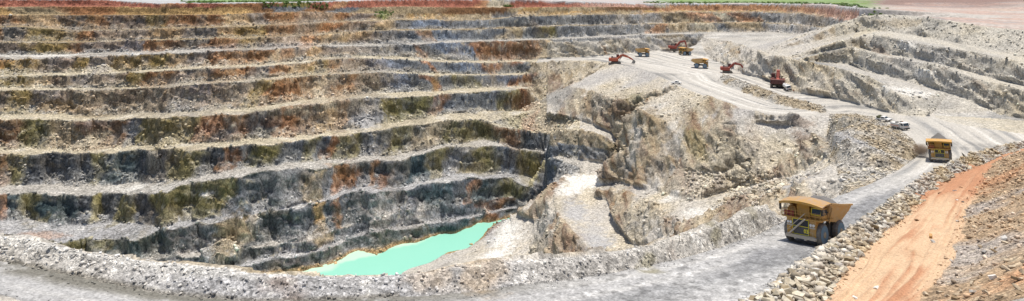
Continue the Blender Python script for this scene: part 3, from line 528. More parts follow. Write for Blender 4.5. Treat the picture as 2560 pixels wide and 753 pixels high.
# local patches: (column, row, half width, half height, colour, strength)
def spot(x, y, w, h, cname, a):
    i = int(round((x-UX[0])/(UX[1]-UX[0]))); o = i*NR; v = np.nonzero(VIS[o:o+NR])[0]
    j = o+v[np.abs(PYY[o+v]-y).argmin()]; D = Y[j]; rx = w*D/F; rz = max(h*D/F, 1.0)
    e = ((X-X[j])/rx)**2+((Z-Z[j])/rz)**2+((Y-D)/max(3.2*rz, 6))**2; m = e < 3
    d = np.sqrt(e[m])+0.6*n2[m]+0.7*n1[m]+0.4*n4[m]; fl_ = cname in ('white', 'lgrey'); t = a*(1-sstep(0.5, 1.25, d))*(1.0 if fl_ else 0.8); colr[m] = mix(colr[m], PC[cname]*(1.0 if fl_ else (0.85+0.4*n1[m][:, None])), t); rubm[m] *= 1-(0.85 if fl_ else 0.0)*t
for sp_ in [(1235,540,22,10,'rust',.9),(1222,548,12,8,'orange',.6),(1200,512,25,10,'rust',.6),(870,440,28,26,'rust',.8),(958,455,16,16,'rust',.8),(590,400,16,20,'rust',.85),(830,365,14,22,'rust',.8),
            (1255,130,60,16,'brown',.85),(1300,255,45,25,'rust',.55),(1090,210,8,25,'ochre',.7),(700,300,70,14,'rust',.6),(640,300,40,10,'char',.6),(330,320,40,9,'pale',.8),(230,350,35,22,'cream',.85),(150,265,70,14,'ochre',.7),
            (225,292,45,8,'tan',.7),(340,470,90,6,'white',.9),(520,485,18,7,'white',.9),(100,590,60,9,'orange',.6),(300,530,14,30,'yellow',.6),(120,520,30,20,'teal',.8),(180,525,25,25,'teal',.8),(1340,415,20,25,'yellow',.8),
            (565,590,28,50,'tan',.8),(540,510,30,15,'olive',.7),(120,140,120,5,'white',.8),(320,140,60,4,'white',.9),(1395,240,60,25,'mgrey',.7),(915,305,45,16,'lgrey',.9),(730,280,50,8,'cream',.9),(820,265,25,10,'cream',.8),
            (1450,455,60,22,'white',1),(1420,475,45,14,'white',1),(1470,445,50,12,'white',1),(1260,590,48,28,'white',1),(1240,640,40,18,'white',1),(1265,560,30,12,'white',.8),(1440,530,30,30,'lgrey',.8),(1500,610,40,20,'lgrey',.8),(1225,600,14,30,'lgrey',.5),(1745,530,55,14,'white',.75),(1680,495,60,9,'white',.7),
            (1560,280,40,30,'brown',.75),(1590,250,25,20,'olive',.6),(1640,300,20,35,'tan',.8),(1545,395,22,30,'tan',.7),(1430,620,55,28,'brown',.55),(1680,560,25,20,'brown',.6),(1620,570,60,30,'mgrey',.5),(1690,385,25,35,'grey',.6),
            (1750,370,25,40,'yellow',.5),(1820,380,40,50,'cream',.6),(1960,360,40,20,'cream',.7),(2030,365,25,25,'brown',.7),(2000,310,30,10,'brown',.6),(2100,340,25,50,'lgrey',.8),(2000,470,90,25,'lgrey',.8),
            (2060,130,50,10,'mgrey',.7),(2200,130,15,18,'brown',.6),(2260,115,15,12,'white',.9),(2160,110,25,14,'tan',.6),(2320,190,20,10,'white',.8),(2280,230,60,14,'white',.8),(2260,60,60,12,'tan',.6),(2130,30,60,6,'orange',.6),(2080,40,40,8,'red',.4),
            (2500,25,60,6,'cream',.8),(960,38,22,10,'green',.7),(1272,15,14,3,'green',.9),(950,30,14,5,'green',.5),(1650,70,18,12,'orange',.8),(1200,690,60,10,'ochre',.5),(1080,690,60,10,'ochre',.4),(1880,540,25,8,'olive',.5),(1620,655,40,6,'olive',.7),(1790,585,20,6,'olive',.7),
            (1395,510,12,22,'cream',.6),(1360,570,25,45,'mgrey',.6),(1850,90,120,8,'mgrey',.5),(2330,260,50,12,'mgrey',.4),(1490,580,35,40,'lgrey',.6)]: spot(*sp_)
colr = np.clip(colr, 0.02, 0.75)

# ------------------------------------------------------------------ materials
def nodes(name):
    m = bpy.data.materials.new(name); m.use_nodes = True; nt = m.node_tree; return m, nt, nt.nodes['Principled BSDF']
def ground_mat(name, scale=1.0, bump=0.6, dist=0.5, contrast=1.8, joint=0.0):
    m, nt, b = nodes(name); N_, lk = nt.nodes, nt.links
    at = N_.new('ShaderNodeAttribute'); at.attribute_name = 'Col'; tc = N_.new('ShaderNodeTexCoord')
    sep = N_.new('ShaderNodeSeparateColor')
    rb = N_.new('ShaderNodeAttribute'); rb.attribute_name = 'Rub'
    no = N_.new('ShaderNodeTexNoise'); no.inputs['Scale'].default_value = 1.6*scale; no.inputs['Detail'].default_value = 7; no.inputs['Roughness'].default_value = 0.68
    vo = N_.new('ShaderNodeTexVoronoi'); vo.inputs['Scale'].default_value = 1.25*scale
    vo2 = N_.new('ShaderNodeTexVoronoi'); vo2.inputs['Scale'].default_value = 3.1*scale
    nv = N_.new('ShaderNodeTexNoise'); nv.inputs['Scale'].default_value = 0.8*scale; nv.inputs['Detail'].default_value = 3
    mx = N_.new('ShaderNodeVectorMath'); mx.operation = 'MULTIPLY_ADD'; mx.inputs[1].default_value = (0.7, 0.7, 0.7)
    lk.new(tc.outputs['Object'], nv.inputs['Vector']); lk.new(nv.outputs['Color'], mx.inputs[0]); lk.new(tc.outputs['Object'], mx.inputs[2])
    for v in (vo, vo2): lk.new(mx.outputs[0], v.inputs['Vector'])
    lk.new(tc.outputs['Object'], no.inputs['Vector'])
    def math_(op, a, bb=None, cc=None):
        n = N_.new('ShaderNodeMath'); n.operation = op
        for k, v in enumerate((a, bb, cc)):
            if v is None: continue
            if isinstance(v, (int, float)): n.inputs[k].default_value = v
            else: lk.new(v, n.inputs[k])
        return n.outputs[0]
    lk.new(vo.outputs['Color'], sep.inputs[0])
    sep2 = N_.new('ShaderNodeSeparateColor'); lk.new(vo2.outputs['Color'], sep2.inputs[0])
    cell = math_('MULTIPLY_ADD', sep.outputs[0], 0.75, 0.62); cell2 = math_('MULTIPLY_ADD', sep2.outputs[0], 0.6, 0.7)
    cm = math_('MULTIPLY', cell, cell2)
    rubv = rb.outputs['Fac']
    cm1 = math_('MULTIPLY_ADD', math_('SUBTRACT', cm, 1.0), rubv, 1.0)
    nn0 = math_('MAXIMUM', math_('MULTIPLY_ADD', no.outputs['Fac'], contrast, 1.0-0.5*contrast), 0.25)
    ve = N_.new('ShaderNodeTexVoronoi'); ve.feature = 'DISTANCE_TO_EDGE'; ve.inputs['Scale'].default_value = 0.42*scale; mp = N_.new('ShaderNodeMapping'); mp.inputs['Rotation'].default_value = (0.5, 0.35, 0.2); mp.inputs['Scale'].default_value = (1.0, 1.0, 0.55)
    lk.new(mx.outputs[0], mp.inputs['Vector']); lk.new(mp.outputs[0], ve.inputs['Vector']); cr = N_.new('ShaderNodeMapRange'); cr.inputs['From Min'].default_value = 0.0; cr.inputs['From Max'].default_value = 0.09; cr.inputs['To Min'].default_value = 1.0-joint; cr.inputs['To Max'].default_value = 1.0; lk.new(ve.outputs['Distance'], cr.inputs['Value'])
    nn = math_('MULTIPLY', nn0, cr.outputs[0])
    tot = math_('MULTIPLY', cm1, nn)
    vm = N_.new('ShaderNodeVectorMath'); vm.operation = 'SCALE'; lk.new(at.outputs['Color'], vm.inputs[0]); lk.new(tot, vm.inputs['Scale'])
    lk.new(vm.outputs[0], b.inputs['Base Color']); b.inputs['Roughness'].default_value = 0.92; b.inputs['Specular IOR Level'].default_value = 0.15
    hgt = math_('ADD', math_('MULTIPLY', no.outputs['Fac'], 0.6), math_('MULTIPLY', math_('MULTIPLY', math_('ADD', sep.outputs[1], math_('MULTIPLY', sep2.outputs[1], 0.5)), rubv), 0.7))
    bp = N_.new('ShaderNodeBump'); bp.inputs['Strength'].default_value = bump; bp.inputs['Distance'].default_value = dist
    lk.new(hgt, bp.inputs['Height']); lk.new(bp.outputs[0], b.inputs['Normal'])
    return m
M = {}
M['rock'] = ground_mat('rock_face', 0.8, 0.9, 0.8, 3.0, 0.45); M['spur'] = ground_mat('broken_rock', 0.9, 0.9, 0.6, 2.4, 0.3); M['road'] = ground_mat('crushed_stone_road', 1.8, 0.5, 0.15, 2.2)
M['sand'] = ground_mat('orange_sand', 2.5, 0.25, 0.1); M['spoil'] = ground_mat('spoil_rubble', 1.9, 0.8, 0.35); M['plain'] = ground_mat('laterite_plain', 0.3, 0.3, 0.5)

# ------------------------------------------------------------------ ground meshes, one object for each piece of the setting
reg = np.full(len(X), 1, np.int8)                  # 0 wall 1 spur 2 road 3 sand 4 spoil 5 plain 6 berm 7 windrow
reg[is_wall] = 0; reg[is_plain] = 5; reg[is_slope] = 4; reg[is_terr] = 3; reg[is_berm] = 6; reg[is_wind] = 7; reg[is_floor] = 2; reg[is_med] = 1
grid = np.arange(NC*NR).reshape(NC, NR)
Q = np.stack([grid[:-1, :-1], grid[1:, :-1], grid[1:, 1:], grid[:-1, 1:]], 2).reshape(-1, 4)
qreg = reg[Q[:, 0]]
def mesh_np(name, V, FQ, mat, smooth=False, attrs=None):
    me = bpy.data.meshes.new(name); n = FQ.shape[1]
    me.vertices.add(len(V)); me.vertices.foreach_set('co', np.ascontiguousarray(V, np.float32).ravel())
    me.loops.add(FQ.size); me.loops.foreach_set('vertex_index', FQ.ravel().astype(np.int32)); me.polygons.add(len(FQ))
    me.polygons.foreach_set('loop_start', np.arange(0, FQ.size, n, dtype=np.int32)); me.update(calc_edges=True)
    if smooth: me.polygons.foreach_set('use_smooth', np.ones(len(FQ), bool))
    for k, v in (attrs or {}).items():
        if v.ndim == 2:
            at = me.color_attributes.new(k, 'FLOAT_COLOR', 'POINT'); at.data.foreach_set('color', np.c_[v, np.ones(len(v))].astype(np.float32).ravel())
        else:
            at = me.attributes.new(k, 'FLOAT', 'POINT'); at.data.foreach_set('value', v.astype(np.float32))
    if mat: me.materials.append(mat)
    o = bpy.data.objects.new(name, me); col.objects.link(o); return o
GROUND = {}
for r, (nm, mt, smo) in enumerate((('pit_wall', 'rock', False), ('rock_spur', 'spur', False), ('haul_road', 'road', True), ('sand_terrace', 'sand', True), ('spoil_slope', 'spoil', False), ('rim_plain', 'plain', True), ('road_berm', 'spoil', False), ('windrow_bank', 'spoil', False))):
    qq = Q[qreg == r]; uu, inv = np.unique(qq, return_inverse=True)
    o = mesh_np(nm, q[uu], inv.reshape(-1, 4), M[mt], smo, {'Col': colr[uu], 'Rub': rubm[uu]})
    o['kind'] = 'structure'; GROUND[nm] = o
# ------------------------------------------------------------------ the lake
m, nt, b = nodes('turquoise_water'); M['water'] = m
tcw = nt.nodes.new('ShaderNodeTexCoord'); nw = nt.nodes.new('ShaderNodeTexNoise'); nw.inputs['Scale'].default_value = 0.06; nw.inputs['Detail'].default_value = 5
sx = nt.nodes.new('ShaderNodeSeparateXYZ'); nt.links.new(tcw.outputs['Object'], sx.inputs[0])
ad = nt.nodes.new('ShaderNodeMath'); ad.operation = 'MULTIPLY_ADD'; ad.inputs[1].default_value = -0.020; ad.inputs[2].default_value = 0.37; nt.links.new(sx.outputs[0], ad.inputs[0])
a2 = nt.nodes.new('ShaderNodeMath'); a2.operation = 'MULTIPLY_ADD'; a2.inputs[1].default_value = 0.022; nt.links.new(sx.outputs[1], a2.inputs[0]); nt.links.new(ad.outputs[0], a2.inputs[2])
a3 = nt.nodes.new('ShaderNodeMath'); a3.operation = 'MULTIPLY_ADD'; a3.inputs[1].default_value = 0.5; nt.links.new(nw.outputs['Fac'], a3.inputs[0]); nt.links.new(a2.outputs[0], a3.inputs[2])
nt.links.new(tcw.outputs['Object'], nw.inputs['Vector'])
rp = nt.nodes.new('ShaderNodeValToRGB'); rp.color_ramp.elements[0].position = 0.50; rp.color_ramp.elements[0].color = (0.235, 0.53, 0.41, 1); rp.color_ramp.elements[1].position = 0.60; rp.color_ramp.elements[1].color = (0.42, 0.62, 0.47, 1)
nt.links.new(a3.outputs[0], rp.inputs[0]); nt.links.new(rp.outputs[0], b.inputs['Base Color']); b.inputs['Roughness'].default_value = 0.22; b.inputs['IOR'].default_value = 1.33
V = []; FQ = []
xs = np.linspace(-190, 20, 60); ys = np.linspace(200, 380, 50)
V = np.array([(x, y, 0) for x in xs for y in ys]); V[:, 2] = 0; gi = np.arange(3000).reshape(60, 50)
FQ = np.stack([gi[:-1, :-1], gi[1:, :-1], gi[1:, 1:], gi[:-1, 1:]], 2).reshape(-1, 4)
lk_ = mesh_np('pit_lake_water', V-np.array([-85, 300, 0]), FQ, M['water'], True); lk_.location = (-85, 300, CZ-LAKE); lk_['kind'] = 'structure'

# ------------------------------------------------------------------ helpers for things
def gH(x, y):
    i = (x/y-U[0])/du; i = min(max(i, 0), NC-1.001); k = np.interp(math.log(y), LD, np.arange(ND)); i0, k0 = int(i), min(int(k), ND-2); a, b_ = i-i0, k-k0
    return CZ-((Hg[i0, k0]*(1-b_)+Hg[i0, k0+1]*b_)*(1-a)+(Hg[i0+1, k0]*(1-b_)+Hg[i0+1, k0+1]*b_)*a)
def at(x, y):
    """the point of open ground seen at a column and row"""
    i = int(round((x-UX[0])/(UX[1]-UX[0]))); yy = Hg[i]/DD*F+YH; v = np.nonzero(vis[i])[0]; j = v[np.abs(yy[v]-y).argmin()]
    return Vector((U[i]*DD[j], DD[j], CZ-Hg[i, j]))
def tag(o, label, cat, group=None):
    o['label'] = label; o['category'] = cat
    if group: o['group'] = group
    return o
def empty(name): 
    o = bpy.data.objects.new(name, None); col.objects.link(o); o.empty_display_size = 0.2; return o
class MB:
    def __init__(s): s.v = []; s.f = []
    def add(s, V, Fs): o = len(s.v); s.v += [tuple(v) for v in V]; s.f += [tuple(i+o for i in f) for f in Fs]; return s
    def box(s, c, d, rot=None):
        h = Vector(d)*0.5; V = [Vector((x*h.x, y*h.y, z*h.z)) for x in (-1, 1) for y in (-1, 1) for z in (-1, 1)]
        if rot is not None: V = [rot @ v for v in V]
        return s.add([v+Vector(c) for v in V], [(0, 1, 3, 2), (4, 6, 7, 5), (0, 4, 5, 1), (2, 3, 7, 6), (0, 2, 6, 4), (1, 5, 7, 3)])
    def bar(s, a, b, w, h=None, n=4, w2=None):
        a, b = Vector(a), Vector(b); d = (b-a).normalized(); up = Vector((0, 0, 1)) if abs(d.z) < 0.95 else Vector((1, 0, 0))
        e = d.cross(up).normalized(); g = e.cross(d); h = h or w; k = 1 if w2 is None else w2/w; V = []
        for p, q in ((a, 1), (b, k)):
            for i in range(n):
                t = 2*math.pi*(i+0.5)/n; r = math.sqrt(0.5) if n == 4 else 0.5; V.append(p+e*math.cos(t)*w*q*r+g*math.sin(t)*h*q*r)
        return s.add(V, [tuple(range(n))[::-1], tuple(range(n, 2*n))]+[(i, (i+1) % n, n+(i+1) % n, n+i) for i in range(n)])
    def prism(s, prof, y0, y1, axis='y'):
        n = len(prof); V = [(x, y0, z) for x, z in prof]+[(x, y1, z) for x, z in prof]
        if axis == 'x': V = [(b, a, c) for a, b, c in V]
        return s.add(V, [tuple(range(n)), tuple(range(n, 2*n))[::-1]]+[(i, n+i, n+(i+1) % n, (i+1) % n) for i in range(n)])
    def lathe(s, prof, n, c=(0, 0, 0), lug=None):
        V = []; Fs = []; m = len(prof)
        for i in range(n):
            t = 2*math.pi*i/n
            for r, y in prof:
                k = lug if (lug and i % 2 and r > 0.93*max(p[0] for p in prof)) else 1.0
                V.append((c[0]+r*k*math.cos(t), c[1]+y, c[2]+r*k*math.sin(t)))
        for i in range(n):
            for j in range(m-1): Fs.append((i*m+j, i*m+j+1, ((i+1) % n)*m+j+1, ((i+1) % n)*m+j))
        Fs.append(tuple(i*m for i in range(n))); Fs.append(tuple(i*m+m-1 for i in range(n))[::-1])
        return s.add(V, Fs)
    def build(s, name, mat, parent=None, smooth=False, bev=0.0):
        me = bpy.data.meshes.new(name); me.from_pydata(s.v, [], s.f); bm = bmesh.new(); bm.from_mesh(me)
        if bev: bmesh.ops.bevel(bm, geom=bm.edges[:], offset=bev, segments=1, affect='EDGES', clamp_overlap=True)
        bmesh.ops.recalc_face_normals(bm, faces=bm.faces[:]); bm.to_mesh(me); bm.free()
        if smooth: me.polygons.foreach_set('use_smooth', [len(p.vertices) == 4 for p in me.polygons])
        me.materials.append(mat); o = bpy.data.objects.new(name, me); col.objects.link(o); o.parent = parent; return o
def copy_tree(o, parent=None):
    c_ = o.copy(); col.objects.link(c_); c_.parent = parent
    for ch in list(o.children): copy_tree(ch, c_)
    return c_
def paint(name, c_, dust=0.35, rough=0.6, scale=1.2, metal=0.0, dcol=(.42, .36, .28)):
    m, nt, b = nodes(name); tc = nt.nodes.new('ShaderNodeTexCoord'); n = nt.nodes.new('ShaderNodeTexNoise'); n.inputs['Scale'].default_value = scale; n.inputs['Detail'].default_value = 6; n.inputs['Roughness'].default_value = 0.7
    r = nt.nodes.new('ShaderNodeValToRGB'); r.color_ramp.elements[0].position = 0.35; r.color_ramp.elements[1].position = 0.72
    r.color_ramp.elements[0].color = (*c_, 1); r.color_ramp.elements[1].color = (*[a*(1-dust)+d*dust for a, d in zip(c_, dcol)], 1)
    nt.links.new(tc.outputs['Object'], n.inputs['Vector']); nt.links.new(n.outputs['Fac'], r.inputs[0]); nt.links.new(r.outputs[0], b.inputs['Base Color'])
    b.inputs['Roughness'].default_value = rough; b.inputs['Metallic'].default_value = metal; b.inputs['Specular IOR Level'].default_value = 0.3; M[name] = m; return m
paint('yellow', (.50, .265, .045), .45); paint('yellow_bright', (.56, .30, .045), .35); paint('rubber', (.11, .105, .10), .5); paint('body_yellow', (.50, .30, .09), .6); paint('canopy_dirt', (.42, .24, .07), .95, .9, 1.0, 0, (.30, .25, .22)); paint('rim_blue', (.12, .22, .32), .25); paint('hub', (.34, .28, .20), .4)
paint('grille', (.022, .028, .045), .15); paint('bumper', (.50, .45, .37), .5); paint('black', (.02, .02, .02), .2); paint('glass', (.03, .05, .07), .1, 0.15); paint('lamp', (.75, .74, .7), .2, 0.3)
paint('red_tank', (.30, .04, .04), .15); paint('steel', (.22, .21, .2), .4); paint('ore', (.17, .16, .15), .6, 0.95, 2.5, 0, (.10, .095, .09)); paint('number_yellow', (.85, .72, .05), 0.0, 0.5)
paint('machine_red', (.33, .05, .032), .3); paint('machine_orange', (.52, .11, .05), .25); paint('machine_dark', (.10, .022, .02), .2); paint('track_iron', (.045, .042, .04), .5)
paint('white_paint', (.72, .71, .68), .2); paint('cloth_orange', (.75, .16, .05), .0, .9); paint('cloth_navy', (.03, .04, .08), .0, .9); paint('skin', (.22, .12, .08), .0); paint('cargo', (.09, .10, .04), .3); paint('stripe', (.65, .16, .04), .1); paint('sign_dark', (.05, .05, .05), .2); paint('wood_post', (.16, .14, .11), .3)
def text_part(txt, size, mat, parent, loc, rot, name='number'):
    cu = bpy.data.curves.new('number', 'FONT'); cu.body = txt; cu.size = size; cu.extrude = 0.012; cu.offset = 0.018; cu.align_x = 'CENTER'; cu.align_y = 'CENTER'
    t = bpy.data.objects.new('number', cu); col.objects.link(t); dg = bpy.context.evaluated_depsgraph_get(); me = bpy.data.meshes.new_from_object(t.evaluated_get(dg)); bpy.data.objects.remove(t)
    me.materials.clear(); me.materials.append(mat); o = bpy.data.objects.new(name, me); col.objects.link(o); o.parent = parent; o.location = loc; o.rotation_euler = rot; return o

# ------------------------------------------------------------------ haul truck, nose along +X, its left side along +Y
def make_truck(style):
    r = empty('haul_truck'); Yl = M['yellow']; R_ = 1.72
    def wheel(x, y, side, dual):
        wd = 1.05; prof = [(0.55*R_, -wd/2), (0.86*R_, -wd/2), (0.96*R_, -wd*0.42), (R_, -wd*0.3), (R_, wd*0.3), (0.96*R_, wd*0.42), (0.86*R_, wd/2), (0.55*R_, wd/2)]
        w = MB().lathe(prof, 40, lug=0.965).build('wheel', M['rubber'], r); w.location = (x, y, R_)
        o_ = side*(wd/2)
        MB().lathe([(0.60*R_, o_-side*0.02), (0.80*R_, o_-side*0.0), (0.80*R_, o_+side*0.035), (0.60*R_, o_+side*0.02)], 32).build('sidewall_ring', M['rim_blue'], w)
        MB().lathe([(0.60*R_, o_-side*0.30), (0.57*R_, o_+side*0.0), (0.44*R_, o_-side*0.10), (0.30*R_, o_-side*0.08), (0.26*R_, o_+side*0.10), (0.10*R_, o_+side*0.12)], 24).build('hub', M['hub'], w)
    for sd_ in (-1, 1):
        wheel(3.1, sd_*2.75, sd_, False); wheel(-2.8, sd_*2.95, sd_, True); wheel(-2.8, sd_*1.75, sd_, True)
    f = MB()
    for sd_ in (-1, 1): f.box((-0.4, sd_*0.9, 2.1), (9.4, 0.5, 0.9)); f.bar((3.1, sd_*1.3, 1.7), (3.1, sd_*2.5, 1.7), 0.6)
    f.box((-2.8, 0, 1.75), (1.3, 3.6, 1.2)).box((3.1, 0, 1.8), (1.2, 2.6, 0.8)); f.build('chassis', M['black'], r, bev=0.05)
    b = MB()                                                      # nose: fenders either side of the radiator, tapering down
    for sd_ in (-1, 1): b.prism([(3.95, 1.35), (4.85, 1.35), (4.85, 3.8), (2.0, 3.8), (2.0, 3.35), (3.9, 3.3)], sd_*1.45, sd_*2.6)
    b.box((3.6, 0, 2.6), (2.0, 2.6, 2.2)); b.build('nose', Yl, r, bev=0.04)
    g = MB().box((4.86, 0, 2.62), (0.22, 2.86, 2.3)).build('grille', M['grille'], r, bev=0.03)
    t = MB()
    for z in (1.5, 2.72, 3.76): t.box((4.99, 0, z), (0.06, 2.9, 0.07))
    for y in (-1.42, 1.42): t.box((4.99, y, 2.63), (0.06, 0.07, 2.3))
    t.build('grille_trim', M['number_yellow'], g)
    sl = MB()
    for k in range(9): sl.box((4.975, 0, 1.62+k*0.12), (0.02, 2.7, 0.03))
    sl.build('slats', M['steel'], g)
    bp = MB().box((5.02, 0, 1.12), (0.55, 5.4, 0.42)).box((5.05, 0, 1.38), (0.7, 4.9, 0.09))
    for y in (-2.3, -1.5, 1.5, 2.3): bp.bar((5.35, y, 1.42), (5.35, y, 2.1), 0.05)
    bp.bar((5.35, -2.3, 2.1), (5.35, -1.5, 2.1), 0.05).bar((5.35, 1.5, 2.1), (5.35, 2.3, 2.1), 0.05)
    for y in (-0.9, 0.9): bp.box((5.1, y, 0.86), (0.5, 0.4, 0.22))
    bp.build('bumper', M['bumper'], r, bev=0.03)
    for sd_ in (-1, 1):
        for k in (0, 1):
            l_ = MB().lathe([(0.02, -0.1), (0.2, -0.1), (0.22, 0.1), (0.02, 0.12)], 14).build('headlight', M['lamp'], r); l_.rotation_euler = (0, 0, -math.pi/2); l_.location = (4.93, sd_*(1.78+0.5*k), 3.12)
        MB().box((4.9, sd_*2.03, 2.72), (0.18, 1.0, 0.2)).build('lamp_bracket', M['bumper'], r)
    d = MB().box((3.15, 0, 3.9), (3.7, 7.0, 0.16)); d.box((1.0, -2.75, 3.9), (2.2, 1.5, 0.16)).box((1.0, 2.75, 3.9), (2.2, 1.5, 0.16)); dk = d.build('deck', Yl, r, bev=0.02)
    ra_ = MB(); ys = [-3.45, -2.6, -1.7, -0.85, 0.0, 0.85, 1.7, 2.6, 3.45]
    for y in ys: ra_.bar((4.95, y, 3.98), (4.95, y, 4.95), 0.05)
    for z in (4.5, 4.95): ra_.bar((4.95, -3.45, z), (4.95, 3.45, z), 0.05); ra_.bar((4.95, 3.45, z), (2.9, 3.45, z), 0.05); ra_.bar((4.95, -3.45, z), (1.2, -3.45, z), 0.05)
    for x in (3.9, 2.9): ra_.bar((x, 3.45, 3.98), (x, 3.45, 4.95), 0.05)
    for x in (3.7, 2.5, 1.2): ra_.bar((x, -3.45, 3.98), (x, -3.45, 4.95), 0.05)
    ra_.build('railing', M['yellow_bright'], dk)
    cb = MB().prism([(1.6, 3.99), (3.55, 3.99), (3.75, 4.55), (3.5, 5.62), (1.6, 5.62)], 1.25, 3.15).build('cab', Yl, r, bev=0.05)
    MB().add([(3.79, 1.42, 4.62), (3.79, 2.98, 4.62), (3.56, 2.98, 5.5), (3.56, 1.42, 5.5)], [(0, 1, 2, 3)]).add([(3.74, 1.42, 4.62), (3.74, 2.98, 4.62), (3.5, 2.98, 5.5), (3.5, 1.42, 5.5)], [(3, 2, 1, 0)]).build('windscreen', M['glass'], cb)
    MB().box((2.95, 3.17, 5.02), (0.95, 0.05, 0.85)).build('window', M['glass'], cb); MB().box((2.05, 3.17, 5.02), (0.6, 0.05, 0.85)).build('window', M['glass'], cb)
    yt = MB()
    for a_, b_ in (((3.81, 1.38, 4.6), (3.58, 1.38, 5.54)), ((3.81, 3.02, 4.6), (3.58, 3.02, 5.54)), ((3.58, 1.38, 5.54), (3.58, 3.02, 5.54)), ((3.81, 1.38, 4.6), (3.81, 3.02, 4.6))): yt.bar(a_, b_, 0.09)
    yt.build('window_trim', M['number_yellow'], cb)
    MB().box((2.7, -0.25, 4.95), (1.6, 2.3, 1.95)).build('engine_cabinet', M['yellow_bright'], r, bev=0.06)
    MB().box((2.6, -2.35, 4.55), (1.9, 1.6, 1.1)).box((2.6, -2.35, 5.2), (1.5, 1.3, 0.25)).build('air_cleaner', Yl, r, bev=0.06)
    for k in range(6):
        rt = MB().lathe([(0.02, -0.4), (0.13, -0.38), (0.13, 0.3), (0.05, 0.42)], 10).build('red_cylinder', M['red_tank'], r); rt.rotation_euler = (math.pi/2, 0, 0); rt.location = (4.55, -1.55-k*0.3, 4.42)
    for sd_ in (-1, 1):
        mr = MB().box((4.85, sd_*3.75, 5.25), (0.12, 0.38, 0.95)).build('mirror', M['black'], r); MB().bar((4.9, sd_*3.45, 4.7), (4.85, sd_*3.75, 5.0), 0.06).build('mirror_arm', M['steel'], mr)
    if style == 'diagonal':
        sa, sb = Vector((5.25, -1.9, 1.45)), Vector((5.25, 1.0, 3.95)); st_ = MB()
        for dy in (0, 0.55): st_.bar(sa+Vector((dy*0.6, 0, 0)), sb+Vector((dy*0.6, 0, 0)), 0.09, 0.2); st_.bar(sa+Vector((dy*0.6, 0, 0.85)), sb+Vector((dy*0.6, 0, 0.85)), 0.05)
        for k in range(9): p = sa.lerp(sb, (k+0.5)/9); st_.box(p+Vector((0.16, 0, 0)), (0.4, 0.26, 0.05))
        st_.build('stairway', M['bumper'], r)
    else:
        for y in (-1.75, 1.75):
            st_ = MB()
            for dy in (-0.22, 0.22): st_.bar((5.2, y+dy, 0.75), (4.98, y+dy, 3.95), 0.07)
            for k in range(10): st_.box((5.2-0.022*k, y, 0.85+0.33*k), (0.1, 0.44, 0.05))
            st_.build('ladder', M['yellow_bright'], r)
    # dump body: arched canopy, floor, flared sides and tail kicked up
    bd = MB(); ns = 8; W2 = 3.85
    def arch(y): return 0.42*(1-(y/W2)**2) if style == 'diagonal' else 0.10*(1-(y/W2)**2)
    Vt = []; Fc = []
    xs_ = (5.0, 3.4, 1.4); zs_ = (6.05, 6.28, 6.42)
    for th in (0, -0.16):
        for x, z in zip(xs_, zs_):
            for k in range(ns+1):
                y = -W2+2*W2*k/ns; Vt.append((x, y, z+arch(y)+th-0.12*(x > 4.5)))
    n1_ = ns+1; off = 3*n1_
    for i in range(2):
        for k in range(ns):
            a = i*n1_+k; Fc.append((a, a+1, a+n1_+1, a+n1_)); Fc.append((off+a, off+a+n1_, off+a+n1_+1, off+a+1))
    for k in range(ns): Fc.append((k, off+k, off+k+1, k+1)); a = 2*n1_+k; Fc.append((a, a+1, off+a+1, off+a))
    for i in range(2):
        a = i*n1_; Fc.append((a, a+n1_, off+a+n1_, off+a)); a = i*n1_+ns; Fc.append((a, off+a, off+a+n1_, a+n1_))
    body = MB()
    def sheet(pts, th):
        p = [Vector(q_) for q_ in pts]; nn = (p[1]-p[0]).cross(p[2]-p[0]).normalized()*th; V_ = p+[q_+nn for q_ in p]; n_ = len(p)
        body.add(V_, [tuple(range(n_))[::-1], tuple(range(n_, 2*n_))]+[(i, (i+1) % n_, n_+(i+1) % n_, n_+i) for i in range(n_)])
    for sd_ in (-1, 1):
        sheet([(1.4, sd_*3.7, 6.4), (1.5, sd_*3.1, 3.6), (-3.2, sd_*3.1, 2.95), (-6.6, sd_*3.35, 4.6), (-6.9, sd_*3.75, 5.55), (-3.2, sd_*3.75, 5.75)], 0.16*sd_*-1)
        for x in (1.1,): body.bar((x, sd_*3.2, 3.35+max(0, -x-3)*0.4), (x, sd_*3.86, 5.75), 0.22)
        body.bar((1.4, sd_*3.78, 6.3), (-3.2, sd_*3.83, 5.8), 0.26); body.bar((-3.2, sd_*3.83, 5.8), (-6.9, sd_*3.83, 5.55), 0.26)
    sheet([(1.5, 3.1, 3.6), (1.5, -3.1, 3.6), (1.45, -3.7, 6.4), (1.45, 3.7, 6.4)], 0.16)
    sheet([(1.5, -3.1, 3.6), (1.5, 3.1, 3.6), (-3.2, 3.1, 2.95), (-3.2, -3.1, 2.95)], 0.2)
    sheet([(-3.2, -3.1, 2.95), (-3.2, 3.1, 2.95), (-6.6, 3.35, 4.6), (-6.6, -3.35, 4.6)], 0.2)
    bo = body.build('dump_body', M['body_yellow'], r)
    cn_ = MB().add(Vt, Fc).build('canopy', M['canopy_dirt'] if style == 'diagonal' else M['yellow'], r)
    lp = MB()
    for k in range(ns):
        y0_, y1_ = -W2+2*W2*k/ns, -W2+2*W2*(k+1)/ns; lp.bar((5.05, y0_, 5.88+arch(y0_)), (5.05, y1_, 5.88+arch(y1_)), 0.26, 0.36)
    lp.build('canopy_lip', M['yellow_bright'], cn_)
    rb_ = MB()
    for y in (-2.6, -1.3, 0, 1.3, 2.6): rb_.bar((1.6, y, 5.4), (4.6, y, 5.85+arch(y)), 0.22, 0.3)
    rb_.build('canopy_rib', Yl, bo)
    for sd_ in (-1, 1): MB().bar((3.9, sd_*0.75, 2.5), (0.6, sd_*0.75, 4.4), 0.3, n=8).build('hoist_cylinder', M['steel'], r)
    return r
